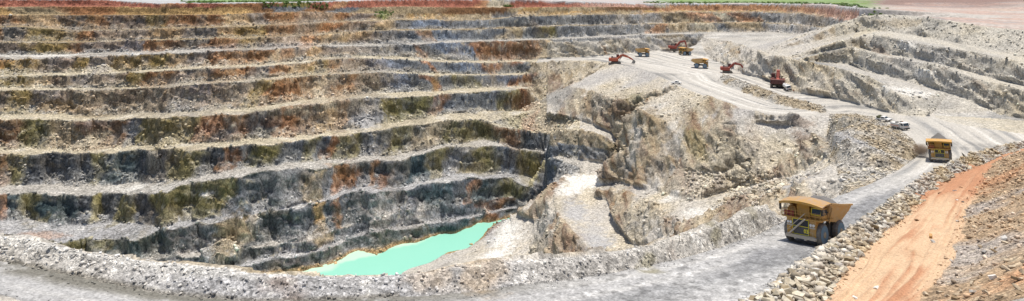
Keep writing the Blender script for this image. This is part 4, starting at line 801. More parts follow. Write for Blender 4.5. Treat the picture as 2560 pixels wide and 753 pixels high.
def stand(o, p, ang, tilt=4.0, scale=1.0, dz=0.0, tall=1.0):
    fx_, fy_ = math.cos(ang), math.sin(ang)
    zf = gH(p.x+fx_*tilt, p.y+fy_*tilt); zb = gH(p.x-fx_*tilt, p.y-fy_*tilt); zl = gH(p.x-fy_*2.5, p.y+fx_*2.5); zr = gH(p.x+fy_*2.5, p.y-fx_*2.5)
    f_ = Vector((fx_*2*tilt, fy_*2*tilt, zf-zb)).normalized(); l_ = Vector((-fy_*5, fx_*5, zl-zr)).normalized(); u_ = f_.cross(l_).normalized(); l_ = u_.cross(f_)
    Rm = Matrix((f_, l_, u_)).transposed().to_4x4(); o.matrix_world = Matrix.Translation((p.x, p.y, (zf+zb+zl+zr)/4+dz)) @ Rm @ Matrix.Diagonal((scale, scale, scale*tall, 1))
def heap_mesh(name, mat, lx, ly, hz, seed, nx=26, ny=20, peak=1.6, rough_=0.25):
    x = np.linspace(-1, 1, nx); y = np.linspace(-1, 1, ny); gx, gy = np.meshgrid(x, y, indexing='ij')
    r_ = np.sqrt(gx**2+gy**2); z = np.clip(1-r_, -0.25, 1)**1.0*hz if peak > 1.5 else np.clip(1-r_**2, -0.2, 1)*hz
    pp = (gx.ravel()*lx, gy.ravel()*ly, gx.ravel()*0+seed); z = z.ravel()+rough_*fbm(pp, 0.9, 3, 0.6, seed)
    gi_ = np.arange(nx*ny).reshape(nx, ny); return mesh_np(name, np.stack([gx.ravel()*lx, gy.ravel()*ly, z], 1), np.stack([gi_[:-1, :-1], gi_[1:, :-1], gi_[1:, 1:], gi_[:-1, 1:]], 2).reshape(-1, 4), mat)
T3 = make_truck('diagonal'); text_part('03', 0.82, M['number_yellow'], T3, (5.0, 0.95, 2.05), (math.pi/2, 0, math.pi/2))
tag(T3, 'large yellow haul truck numbered 03 on the road beside the boulder windrow', 'truck', 'yellow haul trucks')
T7 = make_truck('ladders'); MB().box((4.995, 0, 3.2), (0.03, 2.5, 0.95)).build('number_plate', M['black'], T7); text_part('72', 0.85, M['number_yellow'], T7, (5.03, 0, 3.2), (math.pi/2, 0, math.pi/2))
tag(T7, 'loaded yellow haul truck numbered 72 coming up the bend of the road', 'truck', 'yellow haul trucks')
TF = make_truck('ladders')
p03 = at(2036, 602); stand(T3, p03, math.radians(219), scale=0.90, tall=1.13); p72 = at(2350, 402); stand(T7, p72, math.radians(236), scale=0.83, tall=1.22)
fts = [(1608, 141, -8, 'empty yellow haul truck driving away from the low red excavator on the far floor'), (1712, 138, 207, 'yellow haul truck parked under the raised boom of the far excavator'), (1752, 170, -22, 'yellow haul truck alone in the middle of the pale working floor')]
for k, (x, y, a, lb) in enumerate(fts):
    t = TF if k == 0 else copy_tree(TF); tag(t, lb, 'truck', 'yellow haul trucks'); stand(t, at(x, y), math.radians(a), scale=0.95, tall=1.1)
def in_bed(name, tr, lx, ly, hz, x0, z0, seed, lb, **kw):
    o = heap_mesh(name, M['ore'], lx, ly, hz, seed, **kw); o.matrix_world = tr.matrix_world @ Matrix.Translation((x0, 0, z0)); tag(o, lb, 'ore', 'ore loads in the haul trucks'); return o
in_bed('ore_load', T3, 4.2, 3.4, 1.5, -2.2, 5.25, 3, 'broken grey ore heaped in the bed of truck 03', peak=1.0, rough_=0.5)
in_bed('ore_load', T7, 4.0, 3.1, 2.4, -1.6, 5.75, 5, 'dark pointed ore heap in the bed of truck 72', peak=2.0, rough_=0.2)

# ------------------------------------------------------------------ hydraulic excavators, boom along +X
def bent(mb, pts, w, hs):
    for (a, b), (h0, h1) in zip(zip(pts[:-1], pts[1:]), zip(hs[:-1], hs[1:])):
        a, b = Vector(a), Vector(b); d = (b-a).normalized(); n_ = Vector((-d.z, 0, d.x)); 
        V_ = [a+n_*h0/2+Vector((0, w/2, 0)), a-n_*h0/2+Vector((0, w/2, 0)), b-n_*h1/2+Vector((0, w/2, 0)), b+n_*h1/2+Vector((0, w/2, 0))]; V_ += [v-Vector((0, w, 0)) for v in V_]
        mb.add(V_, [(0, 1, 2, 3), (7, 6, 5, 4), (0, 4, 5, 1), (1, 5, 6, 2), (2, 6, 7, 3), (3, 7, 4, 0)])
def make_shovel(boom, stick, bucket_a, swing=0.0, red='machine_red', scale_body=1.0, dark_rear=False):
    r = empty('excavator'); Rd = M[red]
    for sd_ in (-1, 1):
        prof = [(-3.6, 0.75), (-3.3, 0.2), (-2.8, 0.0), (2.8, 0.0), (3.3, 0.2), (3.6, 0.75), (3.3, 1.35), (2.8, 1.55), (-2.8, 1.55), (-3.3, 1.35)]
        tk = MB().prism(prof, sd_*2.9-0.55, sd_*2.9+0.55).build('track', M['track_iron'], r, bev=0.04)
        sh = MB()
        for k in range(16): sh.box((-2.9+k*0.39, sd_*2.9, 1.57), (0.28, 1.16, 0.08))
        sh.build('track_shoes', M['steel'], tk)
    MB().box((0, 0, 1.2), (3.6, 4.9, 0.9)).lathe([(1.4, 0), (1.4, 0.5)], 16).build('undercarriage', M['track_iron'], r, bev=0.05)
    hs_ = empty('upper_works'); bpy.data.objects.remove(hs_)
    S = Matrix.Rotation(swing, 4, 'Z')
    def fin(o): o.matrix_local = S @ o.matrix_local; return o
    rearm = M['machine_dark'] if dark_rear else Rd
    bd = fin(MB().box((-1.2, 0, 3.2), (5.6, 6.4, 2.4)).build('house', Rd, r, bev=0.12))
    MB().box((-1.6, 1.7, 4.52), (3.8, 2.3, 0.35)).box((-1.6, -1.9, 4.5), (3.8, 2.0, 0.3)).build('engine_cover', M['machine_dark'], bd, bev=0.04)
    fin(MB().prism([(-5.3, 2.2), (-4.0, 2.0), (-4.0, 4.4), (-5.1, 4.3)], -3.3, 3.3).build('counterweight', rearm, r, bev=0.1))
    cbn = fin(MB().prism([(0.6, 4.4), (2.6, 4.4), (2.7, 5.3), (2.4, 6.7), (0.6, 6.7)], 1.3, 3.1).build('cab', M['machine_dark'], r, bev=0.05))
    MB().box((2.6, 2.2, 5.9), (0.12, 1.5, 1.1)).box((1.5, 3.12, 5.9), (1.5, 0.06, 1.0)).build('window', M['glass'], cbn)
    ex = MB()
    for y in (-0.9, -1.9): ex.bar((-3.0, y, 4.6), (-3.0, y, 6.0), 0.4, n=8)
    ex.bar((-2.4, 1.2, 4.6), (-2.4, 1.2, 5.5), 0.7, n=8); fin(ex.build('exhaust_stack', M['black'], r))
    rl2 = MB()
    for sd_ in (-1, 1):
        rl2.bar((-4.6, sd_*3.1, 5.3), (0.6, sd_*3.1, 5.3), 0.07)
        for x in (-4.6, -2.9, -1.2, 0.5): rl2.bar((x, sd_*3.1, 4.4), (x, sd_*3.1, 5.3), 0.07)
    fin(rl2.build('railing', M['steel'], r))
    A_ = Vector((1.4, 0, 3.6)); Bm = Vector(boom[0]); Bt = Vector(boom[1]); St = Vector(stick)
    m_ = MB(); bent(m_, [A_, Bm, Bt], 1.5, (1.3, 1.9, 1.1)); bo = fin(m_.build('boom', M['machine_orange'] if red == 'machine_orange' else Rd, r, bev=0.05))
    cy = MB()
    for y in (-1.0, 1.0): cy.bar(A_+Vector((1.2, y, -1.0)), Bm.lerp(Bt, 0.1)+Vector((0, y, -0.4)), 0.35, n=8)
    cy.bar(Bm+Vector((0, 0, 1.0)), Bt.lerp(St, -0.12)+Vector((0, 0, 0.9)), 0.35, n=8); cy.build('hydraulic_cylinder', M['steel'], bo)
    m_ = MB(); bent(m_, [Bt-(St-Bt)*0.12, Bt.lerp(St, 0.3), St], 1.1, (0.8, 1.3, 0.7)); sk = fin(m_.build('stick', M['machine_orange'] if red == 'machine_orange' else Rd, r, bev=0.05))
    bk = MB().prism([(0.0, 0.3), (0.9, 0.1), (1.7, -0.9), (1.6, -2.0), (0.9, -2.6), (-0.6, -2.4), (-0.3, -1.0)], -1.7, 1.7)
    for y in (-1.4, -0.7, 0, 0.7, 1.4): bk.bar((-0.6, y, -2.4), (-1.2, y, -2.6), 0.25, w2=0.1)
    bk = bk.build('bucket', M['steel'], r, bev=0.05); bk.matrix_local = S @ Matrix.Translation(St) @ Matrix.Rotation(bucket_a, 4, 'Y')
    return r
e1 = make_shovel(((4.6, 0, 6.4), (9.4, 0, 4.6)), (12.6, 0, 2.6), 0.1, red='machine_orange'); tag(e1, 'bright orange-red excavator with bucket resting at the left edge of the far floor', 'excavator', 'red excavators')
stand(e1, at(1541, 160)+Vector((0, 3, 0)), math.radians(-6), 3.0)
e2 = make_shovel(((5.2, 0, 8.2), (9.6, 0, 9.2)), (11.2, 0, 3.4), 0.3); tag(e2, 'dull red excavator with raised boom behind a haul truck at the far wall', 'excavator', 'red excavators')
stand(e2, at(1686, 131), math.radians(-3), 3.0, 0.95, 1.6)
e3 = make_shovel(((4.8, 0, 7.4), (9.4, 0, 6.6)), (12.4, 0, 2.6), 0.2); tag(e3, 'red excavator reaching into the broken rock right of the lone far truck', 'excavator', 'red excavators')
stand(e3, at(1818, 182), math.radians(-14), 3.0, 0.88)
e4 = make_shovel(((3.6, 0, 6.9), (7.0, 0, 7.4)), (9.4, 0, 3.0), 0.2, dark_rear=True); tag(e4, 'dark red excavator seen from behind beside the small white tanker', 'excavator', 'red excavators')
stand(e4, at(1952, 221)+Vector((0, 4, 0)), math.radians(66), 3.0, 1.15)

# ------------------------------------------------------------------ light vehicles
def wheels_into(r, xs_, yw, rad, wd):
    for x in xs_:
        for sd_ in (-1, 1):
            w = MB().lathe([(rad*0.6, -wd/2), (rad*0.95, -wd/2), (rad, -wd*0.3), (rad, wd*0.3), (rad*0.95, wd/2), (rad*0.6, wd/2)], 18).build('wheel', M['rubber'], r); w.location = (x, sd_*yw, rad)
            MB().lathe([(rad*0.58, -wd*0.45), (rad*0.5, 0), (rad*0.2, wd*0.3), (rad*0.58, wd*0.45)], 12).build('rim', M['steel'], w)
def service_truck(lb, tank):
    r = empty('service_truck'); wheels_into(r, (2.3, -1.4, -2.6), 1.02, 0.52, 0.36)
    MB().box((-0.2, 0, 0.82), (7.0, 1.1, 0.32)).build('chassis', M['black'], r)
    cb = MB().prism([(1.5, 0.75), (3.6, 0.75), (3.65, 1.7), (3.4, 2.85), (1.5, 2.9)], -1.22, 1.22).build('cab', M['white_paint'], r, bev=0.08)
    MB().add([(3.69, -1.05, 1.75), (3.69, 1.05, 1.75), (3.46, 1.0, 2.65), (3.46, -1.0, 2.65)], [(0, 1, 2, 3)]).build('windscreen', M['glass'], cb)
    for sd_ in (-1, 1):
        MB().box((2.75, sd_*1.23, 2.2), (0.95, 0.04, 0.75)).build('window', M['glass'], cb); MB().box((3.67, sd_*0.85, 1.2), (0.06, 0.4, 0.22)).build('headlight', M['lamp'], cb); MB().box((3.6, sd_*1.45, 2.2), (0.1, 0.2, 0.5)).build('mirror', M['black'], cb)
    MB().box((3.68, 0, 0.72), (0.3, 2.45, 0.42)).build('bumper', M['black'], r, bev=0.03); MB().box((3.66, 0, 1.42), (0.04, 1.4, 0.1)).build('grille', M['stripe'], cb)
    if tank:
        t = MB().lathe([(0.02, -2.4), (0.9, -2.35), (1.15, -2.2), (1.15, 2.2), (0.9, 2.35), (0.02, 2.4)], 24).build('tank', M['white_paint'], r, True); t.rotation_euler = (0, 0, math.pi/2); t.location = (-1.3, 0, 2.15)
        MB().box((-1.3, 0, 3.32), (1.0, 0.7, 0.16)).build('hatch', M['steel'], r)
    else:
        MB().box((-1.1, 0, 1.75), (4.6, 2.4, 1.5)).build('service_body', M['white_paint'], r, bev=0.05); MB().box((-1.1, 0, 1.5), (4.4, 2.44, 0.2)).build('stripe', M['stripe'], r)
        MB().box((0.6, 0.5, 2.75), (0.8, 0.8, 0.5)).box((-0.6, -0.4, 2.68), (1.0, 0.9, 0.36)).build('roof_equipment', M['black'], r); MB().bar((1.9, 0, 2.9), (1.9, 0, 3.35), 0.14, n=8).build('beacon', M['stripe'], cb)
    tag(r, lb, 'truck', 'white service vehicles'); return r
def pickup(lb, cargo):
    r = empty('pickup'); wheels_into(r, (1.6, -1.55), 0.82, 0.39, 0.26)
    b = MB().prism([(-2.6, 0.5), (2.5, 0.5), (2.6, 0.95), (1.5, 1.12), (-2.6, 1.05)], -0.92, 0.92).build('body', M['white_paint'], r, bev=0.06)
    cb = MB().prism([(-0.7, 1.05), (1.35, 1.08), (0.75, 1.8), (-0.6, 1.8)], -0.82, 0.82).build('cab', M['white_paint'], r, bev=0.06)
    MB().add([(1.33, -0.7, 1.16), (1.33, 0.7, 1.16), (0.85, 0.65, 1.74), (0.85, -0.65, 1.74)], [(0, 1, 2, 3)]).build('windscreen', M['glass'], cb)
    for sd_ in (-1, 1): MB().box((0.15, sd_*0.83, 1.45), (1.1, 0.03, 0.42)).build('window', M['glass'], cb); MB().box((2.56, sd_*0.68, 0.8), (0.08, 0.32, 0.16)).build('headlight', M['lamp'], b)
    MB().box((2.6, 0, 0.55), (0.2, 1.8, 0.28)).build('bumper', M['black'], r)
    if cargo: MB().box((-1.75, 0, 1.45), (1.4, 1.6, 0.8)).box((-1.6, 0.2, 1.95), (0.8, 0.8, 0.35)).build('cargo', M['cargo'], r, bev=0.08)
    tag(r, lb, 'pickup', 'white service vehicles'); return r
v = service_truck('white service truck with dark bumper following behind truck 72', False); stand(v, at(2249, 323), math.radians(276), 2.5, 1.05)
v = pickup('white pickup with olive load in its bed behind the service truck', True); stand(v, at(2210, 303), math.radians(292), 1.5, 1.15)
v = pickup('tiny white pickup near the edge of the far working floor', False); stand(v, at(1690, 210), math.radians(-20), 1.5, 1.1)
v = service_truck('small white tanker parked behind the dark red excavator', True); stand(v, at(1973, 228)+Vector((0, 2, 0)), math.radians(262), 2.5, 1.05)

# ------------------------------------------------------------------ a worker on foot: one skinned body, clothes as its children
def person(p, ang):
    r = empty('person'); J = {'pel': (0, 0, .95, .145), 'sp': (0, 0, 1.2, .15), 'ch': (0, 0, 1.38, .16), 'nk': (0, 0, 1.52, .06), 'hd': (0.02, 0, 1.66, .10), 'ht': (0.02, 0, 1.74, .085)}
    E_ = [('pel', 'sp'), ('sp', 'ch'), ('ch', 'nk'), ('nk', 'hd'), ('hd', 'ht')]
    for k, sd_ in (('l', 1), ('r', -1)):
        J.update({'sh'+k: (0, sd_*.2, 1.42, .07), 'el'+k: (-.02, sd_*.27, 1.14, .048), 'wr'+k: (.06, sd_*.28, .90, .035), 'ha'+k: (.09, sd_*.28, .80, .035), 'hp'+k: (0, sd_*.1, .9, .095), 'kn'+k: (.02, sd_*.12, .5, .065), 'an'+k: (0, sd_*.13, .09, .045), 'to'+k: (.17, sd_*.14, .04, .038)})
        E_ += [('ch', 'sh'+k), ('sh'+k, 'el'+k), ('el'+k, 'wr'+k), ('wr'+k, 'ha'+k), ('pel', 'hp'+k), ('hp'+k, 'kn'+k), ('kn'+k, 'an'+k), ('an'+k, 'to'+k)]
    ks = list(J); me = bpy.data.meshes.new('body'); me.from_pydata([J[k][:3] for k in ks], [(ks.index(a), ks.index(b)) for a, b in E_], [])
    o = bpy.data.objects.new('body', me); col.objects.link(o); md = o.modifiers.new('Skin', 'SKIN'); sv = me.skin_vertices[0].data
    for k, nme in enumerate(ks): sv[k].radius = (J[nme][3],)*2; sv[k].use_root = nme == 'pel'
    o.modifiers.new('Sub', 'SUBSURF').levels = 1
    dg = bpy.context.evaluated_depsgraph_get(); m2 = bpy.data.meshes.new_from_object(o.evaluated_get(dg)); bpy.data.objects.remove(o)
    for mm in ('cloth_navy', 'skin'): m2.materials.append(M[mm])
    for pl in m2.polygons: pl.material_index = 1 if pl.center.z > 1.5 or (abs(pl.center.y) > .22 and pl.center.z < .93) else 0
    b = bpy.data.objects.new('body', m2); col.objects.link(b); b.parent = r
    MB().lathe([(.17, -.0), (.20, .12), (.205, .36), (.19, .48), (.10, .54)], 14).build('vest', M['cloth_orange'], r, True).matrix_local = Matrix.Translation((0, 0, .96)) @ Matrix.Rotation(math.pi/2, 4, 'X') @ Matrix.Scale(1, 4)
    MB().lathe([(.02, .13), (.09, .10), (.125, 0), (.15, -.01)], 14).build('hard_hat', M['white_paint'], r, True).matrix_local = Matrix.Translation((.02, 0, 1.72)) @ Matrix.Rotation(math.pi/2, 4, 'X')
    tag(r, 'person in an orange vest standing beside the small white tanker', 'person'); r.matrix_world = Matrix.Translation((p.x, p.y, gH(p.x, p.y))) @ Matrix.Rotation(ang, 4, 'Z')
person(at(1983, 231), math.radians(250))

# ------------------------------------------------------------------ marker posts and the floor sign
for x, y, h_, lb in ((732, 690, 0.55, 'thin marker post on the berm in front of the turquoise lake'), (1700, 606, 1.2, 'thin marker post on the berm crest left of truck 03, nearest the road'), (1729, 549, 1.6, 'thin marker post at the edge of the pale path below the road'), (1883, 531, 1.15, 'thin marker post on the berm just left of truck 03')):
    p = at(x, y); r = empty('marker_post'); MB().bar((0, 0, -0.4), (0, 0, h_), 0.07, n=6).build('pole', M['wood_post'], r); MB().box((0, 0, h_*0.9), (0.09, 0.09, 0.12)).build('reflector', M['number_yellow'], r); r.location = p
    tag(r, lb, 'post', 'marker posts')
p = at(2022, 265); r = empty('sign_post'); MB().bar((0, 0, -0.3), (0, 0, 1.6), 0.16, n=6).build('pole', M['wood_post'], r); MB().box((0, 0, 1.85), (0.75, 0.15, 0.6)).build('sign_board', M['sign_dark'], r); r.location = p; tag(r, 'dark sign on a short post at the edge of the excavator floor', 'sign')

# ------------------------------------------------------------------ stones
def rock_mat(name, c0, c1, spread=0.5):
    m, nt, b = nodes(name); oi = nt.nodes.new('ShaderNodeObjectInfo'); at_ = nt.nodes.new('ShaderNodeAttribute'); at_.attribute_name = 'Rnd'
    ad_ = nt.nodes.new('ShaderNodeMath'); ad_.operation = 'ADD'; nt.links.new(oi.outputs['Random'], ad_.inputs[0]); nt.links.new(at_.outputs['Fac'], ad_.inputs[1])
    fr = nt.nodes.new('ShaderNodeMath'); fr.operation = 'FRACT'; nt.links.new(ad_.outputs[0], fr.inputs[0])
    tc = nt.nodes.new('ShaderNodeTexCoord'); n = nt.nodes.new('ShaderNodeTexNoise'); n.inputs['Scale'].default_value = 2.2; n.inputs['Detail'].default_value = 6; geo = nt.nodes.new('ShaderNodeNewGeometry'); nt.links.new(geo.outputs['Position'], n.inputs['Vector'])
    r = nt.nodes.new('ShaderNodeValToRGB'); e = r.color_ramp.elements; e[0].color = (*c0, 1); e[1].color = (*c1, 1); mid = e.new(0.45); mid.color = (*[(a+b_)/2 for a, b_ in zip(c0, c1)], 1)
    nt.links.new(fr.outputs[0], r.inputs[0]); k = nt.nodes.new('ShaderNodeMath'); k.operation = 'MULTIPLY_ADD'; k.inputs[1].default_value = 1.2; k.inputs[2].default_value = 0.4; nt.links.new(n.outputs['Fac'], k.inputs[0])
    vm = nt.nodes.new('ShaderNodeVectorMath'); vm.operation = 'SCALE'; nt.links.new(r.outputs[0], vm.inputs[0]); nt.links.new(k.outputs[0], vm.inputs['Scale']); nt.links.new(vm.outputs[0], b.inputs['Base Color'])
    bp = nt.nodes.new('ShaderNodeBump'); bp.inputs['Strength'].default_value = 0.5; bp.inputs['Distance'].default_value = 0.12; nt.links.new(n.outputs['Fac'], bp.inputs['Height']); nt.links.new(bp.outputs[0], b.inputs['Normal'])
    b.inputs['Roughness'].default_value = 0.9; b.inputs['Specular IOR Level'].default_value = 0.15; M[name] = m; return m
rock_mat('stone_cream', (.24, .19, .12), (.58, .53, .42)); rock_mat('stone_grey', (.15, .145, .14), (.48, .46, .42)); rock_mat('stone_tan', (.20, .14, .08), (.50, .42, .31)); rock_mat('stone_dark', (.06, .06, .06), (.30, .28, .25))
rock_mat('stone_white', (.50, .47, .42), (.62, .60, .56)); rock_mat('stone_brown', (.16, .085, .045), (.22, .13, .07)); rock_mat('stone_ochre', (.42, .24, .10), (.5, .32, .15))
m, nt, b = nodes('rubble'); M['rubble'] = m; a_ = nt.nodes.new('ShaderNodeAttribute'); a_.attribute_name = 'Col'; n = nt.nodes.new('ShaderNodeTexNoise'); n.inputs['Scale'].default_value = 2.0; n.inputs['Detail'].default_value = 5; geo = nt.nodes.new('ShaderNodeNewGeometry'); nt.links.new(geo.outputs['Position'], n.inputs['Vector'])
k = nt.nodes.new('ShaderNodeMath'); k.operation = 'MULTIPLY_ADD'; k.inputs[1].default_value = 1.0; k.inputs[2].default_value = 0.5; nt.links.new(n.outputs['Fac'], k.inputs[0]); vm = nt.nodes.new('ShaderNodeVectorMath'); vm.operation = 'SCALE'; nt.links.new(a_.outputs['Color'], vm.inputs[0]); nt.links.new(k.outputs[0], vm.inputs['Scale']); nt.links.new(vm.outputs[0], b.inputs['Base Color']); b.inputs['Roughness'].default_value = 0.92; b.inputs['Specular IOR Level'].default_value = 0.12
def hull(seed, n=13, flat_=1.0):
    r = np.random.default_rng(seed); bm = bmesh.new(); blocky = seed % 3 != 0; n = 8 if blocky else n; p = r.normal(size=(n, 3)); p /= np.linalg.norm(p, axis=1)[:, None]; p = np.sign(p)*np.abs(p)**0.6
    if blocky: p = np.array([(x, y, z) for x in (-1, 1) for y in (-1, 1) for z in (-1, 1)])*r.uniform(.45, .95, (8, 3))
    p *= np.array([1, r.uniform(.65, .95), flat_*r.uniform(.55, .85)])*0.5
    for v_ in p: bm.verts.new(v_)
    bmesh.ops.convex_hull(bm, input=bm.verts[:]); bmesh.ops.triangulate(bm, faces=bm.faces[:])
    for v_ in [v_ for v_ in bm.verts if not v_.link_faces]: bm.verts.remove(v_)
    bmesh.ops.recalc_face_normals(bm, faces=bm.faces[:]); me = bpy.data.meshes.new('boulder'); bm.to_mesh(me); bm.free(); return me
HULL = [hull(900+i, 9+i % 4) for i in range(12)]; SLAB = [hull(950+i, 12, 0.45) for i in range(4)]
HV = []
for h_ in HULL:
    v_ = np.empty(len(h_.vertices)*3); h_.vertices.foreach_get('co', v_); t_ = np.array([p_.vertices[:] for p_ in h_.polygons]); HV.append((v_.reshape(-1, 3), t_))
MESH = {}
def rock_obj(name, hull_i, mat, loc, size, seed, slab=False, sc=None):
    kk = (hull_i, mat, slab)
    if kk not in MESH: me = (SLAB if slab else HULL)[hull_i].copy(); me.materials.clear(); me.materials.append(M[mat]); MESH[kk] = me
    o = bpy.data.objects.new(name, MESH[kk]); col.objects.link(o); r = random.Random(seed)
    o.rotation_euler = (r.uniform(-.45, .45), r.uniform(-.45, .45), r.uniform(0, 6.28)); s_ = sc or (size*r.uniform(.8, 1.45), size*r.uniform(.6, 1.05), size*r.uniform(.5, .9)); o.scale = s_; o.location = loc; return o
def rot_batch(n, r):
    a, b_, c_ = r.uniform(-.6, .6, n), r.uniform(-.6, .6, n), r.uniform(0, 6.283, n)
    def R(ax, t):
        c, s_ = np.cos(t), np.sin(t); m_ = np.zeros((n, 3, 3)); i, j, k = {'x': (0, 1, 2), 'y': (1, 2, 0), 'z': (2, 0, 1)}[ax]
        m_[:, i, i] = 1; m_[:, j, j] = c; m_[:, k, k] = c; m_[:, j, k] = -s_; m_[:, k, j] = s_; return m_
    return np.einsum('nij,njk,nkl->nil', R('z', c_), R('y', b_), R('x', a))
def rubble(name, pos, size, mat, seed, gc):
    r = np.random.default_rng(seed); Vs = []; Fs = []; Rn = []; off = 0; br = (0.85+0.75*r.random(len(pos))**1.5)[:, None]; gc = np.clip(gc*br+0.02, 0.03, 0.7)
    which = r.integers(0, len(HV), len(pos))
    for h_i, (hv, ht) in enumerate(HV):
        ix = np.nonzero(which == h_i)[0]
        if not len(ix): continue
        Rm = rot_batch(len(ix), r); sc = size[ix, None]*r.uniform(.5, 1.4, (len(ix), 3)); v_ = np.einsum('nij,nkj->nki', Rm, hv[None]*sc[:, None, :])+pos[ix][:, None, :]
        nv = len(hv); f_ = (ht[None]+np.arange(len(ix))[:, None, None]*nv).reshape(-1, 3)+off; Vs.append(v_.reshape(-1, 3)); Fs.append(f_); Rn.append(np.repeat(gc[ix], nv, 0)); off += nv*len(ix)
    o = mesh_np(name, np.concatenate(Vs), np.concatenate(Fs), M['rubble'], False, {'Col': np.concatenate(Rn)}); o['kind'] = 'stuff'; return o
# candidate sites: vertices of the finished ground, weighted by the area each stands for
qa = q.reshape(NC, NR, 3); e1_ = np.linalg.norm(np.diff(qa[..., :2], axis=0, append=qa[-1:, :, :2]), axis=2).ravel(); e2_ = np.linalg.norm(np.diff(qa, axis=1, append=qa[:, -1:]), axis=2).ravel(); area = np.clip(e1_*e2_, 0, 50)
inview = VIS & (PXX > -60) & (PXX < 2620) & (PYY < 800)
def sites(mask, n, r, dpow=0.0):
    ix = np.nonzero(mask & inview)[0]; w = area[ix]/np.maximum(Y[ix], 1)**dpow; return r.choice(ix, min(n, len(ix)), replace=False, p=w/w.sum())
def scatter(mask, n, s0, s1, seed, name, mat, label=None, n_ind=0, group=None, iname='boulder', powr=2.2, sink=0.12, dpow=0.0):
    r = np.random.default_rng(seed); ix = sites(mask, n, r, dpow); sz = s0+(s1-s0)*r.random(len(ix))**powr; jit = r.normal(size=(len(ix), 3))*0.15*np.array([1, 1, 0]); pos = q[ix]+jit; pos[:, 2] += sz*(0.30-sink)
    order = np.argsort(-sz/Y[ix])
    for k in order[:n_ind]:
        o = rock_obj(iname, int(r.integers(0, 12)), mat, tuple(pos[k]), sz[k], int(seed*1000+k)); tag(o, label, 'boulder', group)
    rest = order[n_ind:]
    if len(rest): rubble(name, pos[rest], sz[rest], mat, seed, colr[ix[rest]])
def band(lo, hi): return (PXX >= lo) & (PXX < hi)
wm = is_wind & (Y < 260)
for k, (msk, n_, ni, lb) in enumerate(((wm & band(-100, 2060), 700, 40, 'pale angular boulder at the near end of the windrow below truck 03'), (wm & band(2060, 2180), 800, 45, 'pale angular boulder in the windrow right beside truck 03'),
        (wm & band(2180, 2330), 900, 45, 'pale angular boulder in the windrow between truck 03 and truck 72'), (wm & band(2330, 2620), 1000, 35, 'pale angular boulder in the far windrow to the right of truck 72'))):
    scatter(msk, n_*2, 0.14, 1.45, 110+k, 'windrow_rubble', 'stone_cream', lb, ni, 'windrow boulders', powr=4.0)
scatter(is_slope & (Y < 230), 3600, 0.12, 0.95, 12, 'slope_rubble', 'stone_tan', 'small broken rock on the tan spoil slope right of the sand', 45, 'rocks on the spoil slope', powr=5.0)
scatter(is_berm & (PXX < 470), 700, 0.10, 0.62, 13, 'berm_rubble', 'stone_white', 'loose pale rock on the berm at the left of the near road', 30, 'rocks on the left berm', powr=3.5)
scatter(is_berm & (PXX >= 470), 1700, 0.10, 0.5, 14, 'berm_rubble', 'stone_grey', powr=3.5)
scatter(is_heap, 2600, 0.25, 1.2, 15, 'heap_rubble', 'stone_cream', 'broken rock on the rubble heap inside the road bend', 18, 'rocks on the heap', powr=3.0)
oth = other & ~is_heap & (steep > 0.05)
scatter(oth & (PXX < 2100) & (Y > 90) & (n3 > -0.15), 2600, 0.4, 2.0, 16, 'spur_rubble', 'stone_cream', powr=3.5)
scatter(oth & (PXX > 1720) & (PXX < 1960) & (PYY > 440) & (PYY < 520) & (Y > 150), 900, 0.6, 2.2, 17, 'spur_rubble', 'stone_cream', 'cream rock in the rubble pile at the foot of the spur', 14, 'rocks at the foot of the spur', powr=2.5)
scatter(right & (steep > 0.05), 1300, 0.4, 1.7, 18, 'bench_rubble', 'stone_grey', powr=3.0)
scatter(is_wall & (steep < 0.45) & (steep > 0.06) & (Y < 470) & (bl > 3), 5000, 0.4, 2.2, 19, 'wall_rubble', 'stone_grey', powr=3.0)
scatter(is_wall & (bl > 1) & (bl < 10) & (steep > 0.06), 4500, 0.5, 2.2, 20, 'wall_rubble', 'stone_tan', powr=3.0)
scatter(is_med, 900, 0.35, 1.5, 21, 'floor_rubble', 'stone_tan', powr=3.0)
tlf = np.zeros(len(X), bool); tlf[np.nonzero(is_terr)[0][(np.minimum(tt, 1-tt) < 0.12)]] = True
scatter(is_terr & tlf & (Y < 200), 500, 0.12, 0.5, 22, 'sand_edge_rubble', 'stone_tan', powr=3.0)
scatter(is_floor & (Y < 130) & (dlf < 1.6), 1200, 0.06, 0.3, 23, 'road_edge_rubble', 'stone_grey', powr=3.0)
